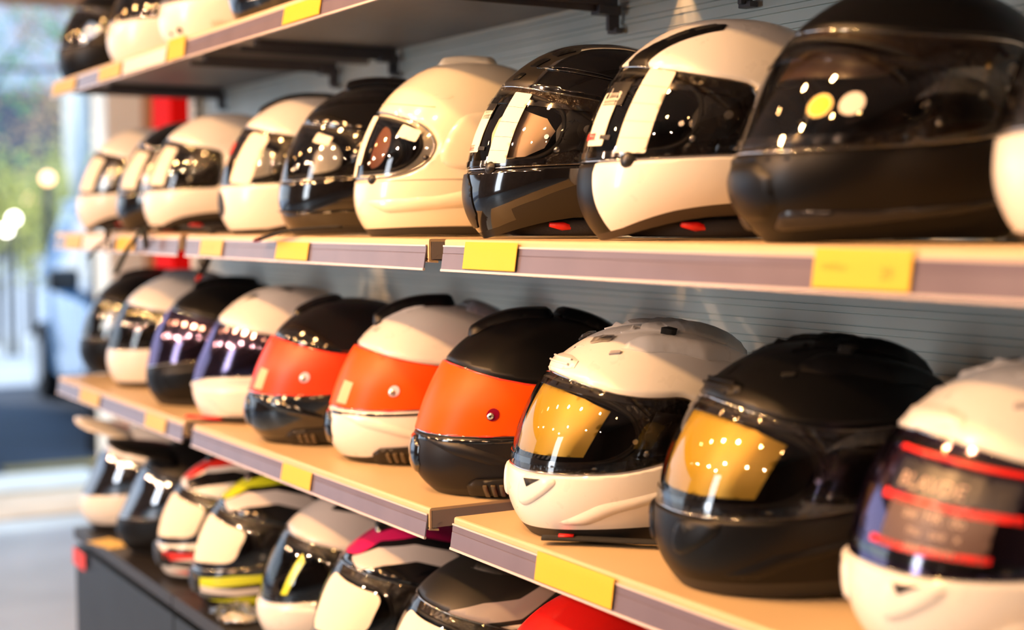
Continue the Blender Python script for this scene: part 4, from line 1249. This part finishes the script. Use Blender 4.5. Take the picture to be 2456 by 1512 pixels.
def modular(X, Y, label, top, chin, yaw=0, sticker=True, film=None, stud='white', step=.006):
    h = H('C', X, Y, label, 'modular_helmet', yaw + 2, dict(dims=(.93, .925, .94), Fx=[.0, .004, .008, .004, 0, 0, 0, 0, 0, 0], nf=[-.1, -.15, -.2, -.15, 0, 0, 0, 0, 0, 0]), step)
    h.set_visor(MVIS, PORT_STD, .004)
    h.shell(top, recess=mat('recess_plastic', (0.022, 0.018, 0.016), 0.12, bump=1.0, bdist=0.004, scale=110), chin=CHIN_CUT, chin_mat=chin, trim=av([(-180, .09), (-110, .13), (-80, .11), (-40, .06), (0, .055), (40, .06), (80, .11), (110, .13), (180, .09), (180, -.02), (-180, -.02)]), trim_mat=GREYM)
    h.vo = None
    finish(h)
    h.visor(mat('clear_sheet_over_film', (0.7, 0.7, 0.7), .1) if False else CLEAR(), off=.0045)
    f = h.patch('orange_film', av(OL([(0, .400), (8, .400), (60, .398), (90, .408), (108, .45), (113, .53), (107, .61), (92, .645), (60, .675), (28, .70), (8, .706), (0, .706)], 1)[:0].tolist() or [(-8, .402)] + [(-60, .398), (-90, .408), (-108, .45), (-113, .53), (-107, .61), (-92, .645), (-60, .675), (-28, .70), (-8, .706), (8, .706), (28, .70), (60, .675), (92, .645), (107, .61), (113, .53), (108, .45), (90, .408), (60, .398), (8, .402)]), film or ORF, off=(.0048, .0055), add_rec=False, parent=h.vo)
    tube('film_edge', [h.pts(a, v, .0055) for a, v in ([(-60, .398), (-30, .40), (0, .402), (20, .401), (40, .399), (60, .398), (90, .407), (108, .45)])], .0016, ORT, h.vo, seg=6)
    tube('film_edge', [h.pts(a, v, .0055) for a, v in ([(-60, .675), (-28, .70), (0, .707), (14, .705), (28, .70), (44, .69), (60, .676), (76, .662), (92, .646)])], .0014, ORT, h.vo, seg=6)
    for sd in (1, -1):
        sm = mat('chrome_stud', (0.75, 0.72, 0.68), .2, metallic=.9)
        rm = mat('violet_washer', (0.62, 0.58, 0.72), .3) if stud == 'white' else mat('dark_red_washer', (0.20, 0.0, 0.02), .2, coat=1)
        h.disc('stud_washer', 62, .515, .0085, rm, off=(.0055, .0066), side=sd, parent=h.vo, n=20)
        h.disc('stud', 61, .508, .0042, sm, off=(.006, .0095), side=sd, parent=h.vo, bevel=.001)
        h.disc('stud_hole', 61, .508, .0016, PLASTIC(), off=(.0095, .0098), side=sd, parent=h.vo)
        # release catch on the lower edge
        h.patch('catch', h.poly(rounded([(46, .02), (48, .10), (54, .135), (84, .15), (84, .02)], 0), 'av', sd), GREYM, off=(0, .006), bevel=.002, bw=.004)
        for k in range(3):
            h.patch('catch_rib', h.poly([(58 + k * 4.4, .040), (60.4 + k * 4.4, .040), (60.4 + k * 4.4, .115), (58 + k * 4.4, .115)], 'av', sd), mat('bronze_catch', (0.10, 0.075, 0.045), .3), off=(.006, .0105), bevel=.0008, bw=.001, step=.01)
        h.patch('chin_crease', h.poly(rounded([(.160, .080), (.11, .076), (.03, .050), (.0, .035), (.06, .045), (.12, .060)], .006), 'side', sd), chin, off=(0, .003), bevel=.0028, bw=.012)
        h.patch('side_lip', h.poly([(10, .375), (60, .372), (100, .385), (100, .365), (60, .352), (10, .352)], 'av', sd), K_, off=(-.001, .0015), bevel=.001)
    h.patch('chin_vent', av(chaikin([(-15, .15), (15, .15), (14, .37), (-14, .37)], 1)), K_, off=(0, .004), bevel=.003, bw=.008)
    crown_vent(h, top, .078, .008, .026, .008)
    for yy in (-1, 1):
        h.top_patch('vent_slit', rounded([(.012, yy * .006), (.012, yy * .020), (.002, yy * .022), (.002, yy * .006)], .002), DARKSLIT, off=(0, .0045), bevel=.001)
    if sticker: h.sticker(22, .485, .026, .036, -4, r=.0005, m=mat('tan_code_sticker', (0.52, 0.42, 0.27), .6), off=.0062)
    return h

modular(-2.392, .166, 'glossy black modular helmet with red-orange visor film, leftmost of the three', K_, K_, film=mat('red_orange_film', (0.82, 0.055, 0.012), .36, spec=.3))
h = modular(-2.130, .205, 'white modular helmet with orange visor film and black crown vent', W_, W_)
crown_vent(h, M_, .085, -.030, .030, .016, name='crown_vent_cover', taper=.45)
h.top_patch('spoiler', rounded([(-.055, -.042), (-.062, 0), (-.055, .042), (-.115, .052), (-.138, .03), (-.138, -.03), (-.115, -.052)], .006), mat('pearl_grey', (0.42, 0.40, 0.42), .3), off=(-.001, .013), bevel=.010, bw=.012)
for sd in (1, -1):
    h.patch('mark', h.poly([(.0, .072), (-.012, .072), (-.012, .062), (-.020, .062), (-.020, .059), (.0, .059)], 'side', sd), K_, off=(.0005, .0012), wall=False)
h.text('LS', 20, .80, 0, 0, .012, INK(), off=.006, name='lettering')
h = modular(-1.806, .195, 'matt black modular helmet with plain orange visor film, right of the white one', M_, mat('satin_charcoal', (0.008, 0.007, 0.008), .40, spec=.3), sticker=False, stud='red', step=.005, film=mat('bright_orange_film', (0.85, 0.085, 0.002), .36, spec=.15))
crown_vent(h, M_, .080, -.025, .034, .011, name='crown_vent_cover', taper=.4)
crown_vent(h, M_, -.045, -.12, .046, .013, name='spoiler')

# racing helmets with gold inner lens
GOLD = mat('gold_lens', (0.50, 0.32, 0.02), .42, metallic=.25)
RVIS = OL([(0, .370), (28, .367), (56, .372), (84, .40), (110, .465), (124, .55), (122, .645), (108, .715), (90, .71), (64, .71), (32, .74), (0, .752)])
RPORT = OL([(0, .42), (28, .415), (52, .42), (66, .44), (76, .51), (75, .585), (67, .655), (48, .70), (24, .72), (0, .727)])


def racing(X, Y, label, col, yaw=0, step=.005, vis=None, gold=True, louvre=True, back=0.0):
    h = H('C', X, Y, label, 'racing_helmet', yaw + 4, dict(dims=(.92, .96, .945), Bx=[0, -.002, -.004, -.006, -.010, -.012, -.012, -.008, -.004, 0], Bz=[0, 0, 0, 0, 0, -.006, -.006, -.002, 0, 0]), step)
    h.set_visor([(math.copysign(abs(a) - back * max(0.0, (abs(a) - 70) / 50), a), v) for a, v in RVIS], RPORT, .006)
    h.shell(col, recess=mat('recess_plastic', (0.022, 0.018, 0.016), 0.12, bump=1.0, bdist=0.004, scale=110), trim=av([(-180, .10), (-90, .10), (-40, .085), (0, .075), (40, .085), (90, .10), (180, .10), (180, -.02), (-180, -.02)]))
    h.vo = None
    finish(h); side_plate(h)
    h.visor(vis or CLEAR())
    if gold:
        h.patch('inner_lens', av([(-56, .63), (-50, .455), (0, .450), (50, .455), (58, .650), (40, .685), (20, .700), (0, .705), (-20, .700), (-40, .685)]), GOLD, off=(-.003, -.002), add_rec=False)
    visor_frame(h, up=.032)
    for k in range(7):      # ribbed breath deflector behind the lower edge
        h.patch('deflector_rib', h.poly([(6 + k * 3.6, .435), (7.8 + k * 3.6, .435), (9.4 + k * 3.6, .452), (7.6 + k * 3.6, .452)]), PLASTIC(), off=(-.002, .0005), add_rec=False, step=.01)
    # brow intake with louvres
    h.patch('brow_intake', av(chaikin([(-24, .762), (24, .762), (22, .815), (-22, .815)], 1)), col, off=(0, .004), bevel=.003, bw=.008)
    for z in ((.775, .792) if louvre else ()):
        h.patch('louvre', av([(-18, z), (18, z), (18, z + .006), (-18, z + .006)]), col, off=(.002, .0065), bevel=.0012, bw=.002, step=.01)
    for sd in (1, -1):
        h.patch('brow_blade', h.poly(rounded([(.103, .213), (.070, .227), (.066, .2215), (.098, .2075)], .002), 'side', sd), col, off=(0, .0026), bevel=.002, bw=.003)
        h.patch('chin_scoop', h.poly(chaikin([(14, .36), (34, .365), (40, .33), (30, .25), (16, .19), (10, .22)], 2), 'av', sd), col, off=(0, .004), bevel=.003, bw=.006)
        h.patch('scoop_mouth', h.poly([(18, .336), (30, .342), (21, .298)], 'av', sd), DARKSLIT, off=(.002, .0048), step=.006)
        h.patch('jaw_contour', h.poly(rounded([(.12, .022), (.08, .048), (.0, .066), (-.08, .070), (-.02, .060), (.06, .038), (.09, .022)], .008), 'side', sd), col, off=(0, .0035), bevel=.0033, bw=.014)
        h.patch('aero_fin', h.poly(rounded([(.040, sd * .058), (.012, sd * .076), (-.06, sd * .083), (-.135, sd * .060), (-.15, sd * .035), (-.10, sd * .050), (-.04, sd * .056), (.0, sd * .048)], .006), 'top'), col, off=(0, .010), bevel=.009, bw=.016)
        h.patch('aero_fin', h.poly(rounded([(.030, sd * .030), (-.03, sd * .044), (-.10, sd * .040), (-.145, sd * .022), (-.10, sd * .018), (-.02, sd * .018)], .006), 'top'), col, off=(0, .013), bevel=.011, bw=.014)
        h.patch('duct_mouth', h.poly(rounded([(-.015, sd * .047), (-.028, sd * .053), (-.036, sd * .049), (-.026, sd * .044)], .002), 'top'), DARKSLIT, off=(.0, .009), bevel=.001)
        h.patch('duct_mouth', h.poly(rounded([(.052, sd * .060), (.040, sd * .066), (.038, sd * .063), (.048, sd * .057)], .001), 'top'), mat('pearl_grey', (0.42, 0.40, 0.42), .3) if col is W_ else DARKSLIT, off=(.0, .0035), bevel=.001)
    return h

h = racing(-1.496, .165, 'white racing helmet with a gold visor lens standing on the nearest lower shelf', W_, back=17)
for sd in (1, -1):
    h.patch('brow_duct', h.poly(rounded([(.062, sd * .022), (.044, sd * .040), (.035, sd * .034), (.05, sd * .018)], .002), 'top'), clear('clear_duct', (.75, .72, .68), ior=1.6, minr=.12), off=(.001, .006), bevel=.003)
h.strap_at([(-1.36, .13, ZC + .004), (-1.395, .094, ZC + .0035), (-1.432, .056, ZC + .0035), (-1.468, .012, ZC + .0035)], r=.0105, flat=.25)
M = (Matrix.Translation(h.root.location) @ h.root.rotation_euler.to_matrix().to_4x4()).inverted()
tube('strap_tab', [M @ Vector((-1.445, .042, ZC + .0065)), M @ Vector((-1.456, .028, ZC + .0065))], [.0062, .0062], RED(), h.root, seg=12, flat=.3)
h = racing(-1.188, .165, 'matt black racing helmet with a gold visor lens, right of the white one', M_)
h = racing(-0.894, .165, 'white racing helmet with a red and black printed visor sticker at the lower right', W_, vis=IRID(), gold=False, step=.006, yaw=0, louvre=False)
h.sticker(30, .625, .110, .030, -3, m=mat('black_print', (0.02, 0.02, 0.03), .3), text=[('BLAVDE', -.020, -.002, .018)], ink=mat('tan_print', (.55, .40, .32), .5))
h.sticker(30, .575, .125, .008, -3, r=.001, m=RED())
h.sticker(30, .690, .125, .005, -3, r=.001, m=RED())
h.sticker(28, .505, .095, .040, -3, r=.001, m=mat('dark_print', (0.10, 0.06, 0.05), .4), text=[('aw  HR  do', -.004, .012, .012), ('mu  axe  x', 0, -.001, .011), ('seer mnou', .0, -.013, .010)], ink=mat('tan_print', (.55, .40, .32), .5))
h.sticker(26, .452, .110, .006, -2, r=.001, m=RED())
h.patch('red_wedge', h.poly([(66, .66), (72, .66), (80, .50), (76, .50)]), RED(), off=(-.003, -.001), add_rec=False)

# ---------------- on the cabinet (D)


def peak(h, m, under=None, lift=.02, L=.10):
    """sun peak of a dual sport helmet"""
    V = []; F = []; n = 13; mrow = 9
    for layer in (0, 1):
        for i in range(mrow):
            t = i / (mrow - 1)
            for j in range(n):
                u = -1 + 2 * j / (n - 1)
                wdt = .105 * (1 - .30 * t ** 1.5)
                x = .040 + t * (L + .085) * (1 - .25 * abs(u) ** 3); z = .238 + lift * 1.6 * t - .030 * abs(u) ** 2 * (1 - .3 * t) - .045 * t * t * .3
                V.append((x, u * wdt, z - layer * .0035))
    N = n * mrow
    for i in range(mrow - 1):
        for j in range(n - 1):
            a = i * n + j
            F.append((a, a + n, a + n + 1, a + 1)); F.append((N + a, N + a + 1, N + a + n + 1, N + a + n))
    for i in range(mrow - 1):
        for j in (0, n - 1):
            a = i * n + j; F.append((a, N + a, N + a + n, a + n) if j == 0 else (a, a + n, N + a + n, N + a))
    for i in (0, mrow - 1):
        for j in range(n - 1):
            a = i * n + j; F.append((a, a + 1, N + a + 1, N + a) if i == 0 else (a, N + a, N + a + 1, a + 1))
    return obj('peak', V, F, m, h.root)

ADVS = dict(Fx=[.006, .010, .016, .010, 0, 0, 0, 0, 0, 0], nf=[-.3, -.35, -.4, -.35, -.1, 0, 0, 0, 0, 0])
ADVV = OL([(0, .36), (24, .365), (56, .40), (84, .43), (96, .50), (98, .56), (94, .63), (80, .68), (50, .71), (0, .73)])
h = street('D', -3.551, .18, 'white dual sport helmet with a white peak at the far left on the cabinet', W_, step=.008, surf=ADVS, visor=ADVV, trim=av([(-180, .10), (-60, .10), (0, .08), (60, .10), (180, .10), (180, -.02), (-180, -.02)]), vis=clear('silver_visor', (.45, .45, .45), (.95, .95, 1.0), ior=2.2, minr=.12, rough=.03), name='dual_sport_helmet')
peak(h, W_, lift=.028, L=.06)
h = street('D', -3.230, .18, 'black dual sport helmet with a long black peak beside the white one', M_, step=.0075, surf=ADVS, visor=ADVV, vis=clear('silver_visor', (.45, .45, .45), (.95, .95, 1.0), ior=2.2, minr=.12, rough=.03), name='dual_sport_helmet')
peak(h, M_, lift=.02, L=.07)
GST = [(-34, .40), (64, .40), (78, .44), (82, .56), (74, .665), (44, .72), (-34, .72)]
YG = mat('fluorescent_yellow', (0.62, 0.70, 0.02), .3, coat=.6)
PINK = mat('magenta_paint', (0.72, 0.01, 0.14), .3, coat=.6)
SILV = mat('silver_white_paint', (0.66, 0.63, 0.62), .3, coat=.6)
GVIS = OL([(0, .345), (24, .345), (56, .37), (84, .41), (106, .47), (112, .56), (104, .64), (84, .70), (50, .73), (0, .74)])


def big_sticker(h, a0=6, a1=60, v0=.395, v1=.69, m=None):
    p = rounded([(a0 * SA * PI / 180, v0 * SV), (a1 * SA * PI / 180, (v0 + .035) * SV), ((a1 + 6) * SA * PI / 180, (v1 - .05) * SV), ((a0 + 2) * SA * PI / 180, v1 * SV)], .022, n=8)
    return h.patch('visor_sticker', p, m or CREAM(), off=(.0046, .0052), parent=h.vo, add_rec=False)


def graphic(X, Y, label, acc, base, w2, yaw=0, step=.006, chin_cut=True):
    h = H('D', X, Y, label, 'full_face_helmet', yaw, dict(dims=(.95, .925, .975)), step)
    h.set_visor(GVIS, PORT_STD, .005)
    regs = []
    for sd in (1, -1):
        regs.append((h.poly(rounded([(.120, .200), (.095, .228), (.055, .2495), (-.02, .259 - .004), (-.09, .235), (-.135, .190), (-.115, .185), (-.075, .222), (-.01, .236), (.05, .228), (.085, .208)], .004), 'side', sd), acc))
        regs.append((h.poly(rounded([(.096, .203), (.055, .220), (.0, .226), (-.06, .214), (-.10, .180), (-.05, .192), (.0, .204), (.05, .198), (.090, .188)], .004), 'side', sd), w2))
        regs.append((h.poly(rounded([(.160, .060), (.08, .074), (-.02, .080), (-.10, .100), (-.02, .068), (.06, .058), (.15, .044)], .004), 'side', sd), acc))
        regs.append((h.poly(rounded([(.165, .048), (.08, .048), (.0, .056), (-.10, .070), (.0, .046), (.08, .034), (.160, .036)], .004), 'side', sd), w2))
        regs.append((h.poly(rounded([(.13, .022), (.06, .034), (-.02, .034), (-.07, .044), (-.07, .024), (.06, .018)], .003), 'side', sd), acc))
    h.shell(base, regions=regs, recess=mat('recess_plastic', (0.022, 0.018, 0.016), 0.12, bump=1.0, bdist=0.004, scale=110))
    h.vo = None
    finish(h); side_plate(h, False)
    h.visor(CLEAR())
    crown_vent(h, K_, .055, -.02, .040, .010)
    h.patch('chin_vent', av(chaikin([(-24, .14), (24, .14), (28, .33), (-28, .33)], 1)), PLASTIC(), off=(0, .006), bevel=.004, bw=.008)
    big_sticker(h)
    return h

h = graphic(-2.966, .175, 'white helmet with red and black graphics and a large blank visor sticker on the cabinet', mat('signal_red_paint', (0.72, 0.02, 0.01), .3, coat=.6), W_, K_, step=.007)
for k in range(4):      # dark slots of the chin grille
    h.patch('vent_slit', av([(10 + k * 7, .17), (14 + k * 7, .17), (14 + k * 7, .27), (10 + k * 7, .27)]), DARKSLIT, off=(.001, .0028), step=.008)
h.patch('chin_crease', av([(30, .29), (70, .30), (70, .335), (36, .33)]), K_, off=(.0, .0015), step=.008)
h = graphic(-2.706, .165, 'black helmet with fluorescent yellow and white graphics on the cabinet', YG, K_, SILV)
h = street('D', -2.412, .19, 'pearl grey helmet with black crown vent and clear visor between two graphic helmets', SILV, step=.006, visor=GVIS, regions=[])
for sd in (1, -1):
    h.patch('crown_vent', h.poly(rounded([(.035, .232), (.005, .250), (-.035, .250), (-.060, .236), (-.045, .234), (-.010, .228)], .002), 'side', sd), M_, off=(0, .004), bevel=.003, bw=.005)
h.patch('chin_shell', av(chaikin([(-80, .10), (80, .10), (90, .33), (40, .345), (14, .33), (0, .30), (-14, .33), (-40, .345), (-90, .33)], 1)), W_, off=(0, .004), bevel=.003, bw=.006)
h.patch('visor_print', h.poly([(38, .42), (44, .42), (52, .62), (47, .66), (44, .60)]), YG, off=(.0046, .0050), add_rec=False, parent=h.vo)
h = graphic(-2.140, .175, 'black helmet with magenta and white graphics and a big blank visor sticker', PINK, K_, SILV, step=.0055)
h = H('D', -1.866, .175, 'matt black helmet with grey stripes and blank white visor sticker on the cabinet', 'full_face_helmet', 0, None, .0055)
h.set_visor(GVIS, PORT_STD, .005)
regs = []
for sd in (1, -1):
    regs.append((h.poly(rounded([(.085, .186), (.03, .200), (-.02, .204), (-.075, .226), (-.09, .216), (-.05, .196), (-.02, .180), (.03, .176), (.085, .174)], .003), 'side', sd), mat('matt_silver', (0.34, 0.31, 0.31), .4)))
    regs.append((h.poly([(.04, .170), (-.02, .174), (-.10, .186), (-.10, .180), (-.02, .168), (.04, .164)], 'side', sd), CREAM()))
    regs.append((h.poly([(.04, .158), (-.02, .162), (-.10, .170), (-.10, .160), (-.02, .152), (.04, .148)], 'side', sd), CREAM()))
h.shell(mat('matt_olive_black', (0.008, 0.007, 0.005), .46), regions=regs, recess=mat('recess_plastic', (0.022, 0.018, 0.016), 0.12, bump=1.0, bdist=0.004, scale=110))
h.vo = None
finish(h); side_plate(h, False); h.visor(CLEAR()); big_sticker(h, 2, 84, .38, .685)
for sd in (1, -1):
    h.patch('crown_vent', h.poly(rounded([(.040, .237), (.0, .2535), (-.045, .2500), (-.060, .240), (-.03, .232), (.0, .231)], .003), 'side', sd), mat('matt_olive_black', (0.008, 0.007, 0.005), .46), off=(0, .005), bevel=.004, bw=.006)
h = street('D', -1.590, .175, 'plain bright red helmet at the bottom, under the nearest lower shelf', mat('bright_red_paint', (0.85, 0.008, 0.004), .35, coat=.3), step=.006, surf=dict(dims=(.90, .88, .985)))
# ---------------- top shelf (A)
h = street('A', -3.776, .19, 'black helmet at the far left of the top shelf, its crown cut off', M_, step=.008)
h = street('A', -3.320, .19, 'white helmet on the top shelf beside the dark one at the far left', W_, step=.008, visor=OL([(0, .42), (60, .43), (84, .45), (104, .50), (110, .56), (104, .64), (84, .68), (50, .71), (0, .73)]))
h = street('A', -2.922, .185, 'white helmet with a black dot and small printing, third on the top shelf', W_, step=.007)
h.disc('vent_plug', 42, .16, .006, PLASTIC(), off=(.004, .0065))
h.disc('vent_plug', 30, .145, .004, PLASTIC(), off=(.004, .0065))
h.text('WENCAS', 84, .19, 0, 0, .016, mat('tan_print', (.55, .40, .32), .5), off=.0058)
h = street('A', -2.516, .185, 'glossy black open visor helmet at the right end of the top shelf row', K_, step=.007)
h.line('chrome_strip', [(40, .19), (70, .21), (100, .24)], .0016, STEEL(), off=.006)

# crumpled clear bag with a white card on the cabinet
r = empty('plastic_bag', (-2.600, 0.045, ZD), 0.3, 'crumpled clear plastic bag with a white card at the bottom edge of the photo', 'plastic bag')
rn = random.Random(5); bm = bmesh.new(); bmesh.ops.create_icosphere(bm, subdivisions=4, radius=1.0)
for v in bm.verts:
    c = v.co.copy(); k = 1 + .16 * math.sin(7 * c.x + 3 * c.y) * math.cos(6 * c.z + 4 * c.x) + .10 * math.sin(15 * c.y + 9 * c.z)
    v.co = Vector((c.x * .058 * k, c.y * .036 * k, max(0.0, (c.z * k + .85) * .017)))
bmobj('bag_film', bm, clear('bag_film', (.86, .86, .84), ior=1.6, minr=.06, rough=.1), r, smooth=True)
box('card', -.035, .035, -.022, .022, .0060, .0068, mat('white_bag_card', (.8, .8, .76), .5), r)

# seat every helmet on its shelf
bpy.context.view_layer.update()
for o in [o for o in bpy.data.objects if o.parent is None and 'helmet' in o.name]:
    zs = [(c.matrix_world @ v.co).z for c in o.children if c.type == 'MESH' and c.name.startswith(('base_trim', 'neck_roll')) for v in c.data.vertices]
    o.location.z += o.location.z - min(zs) + 0.0002
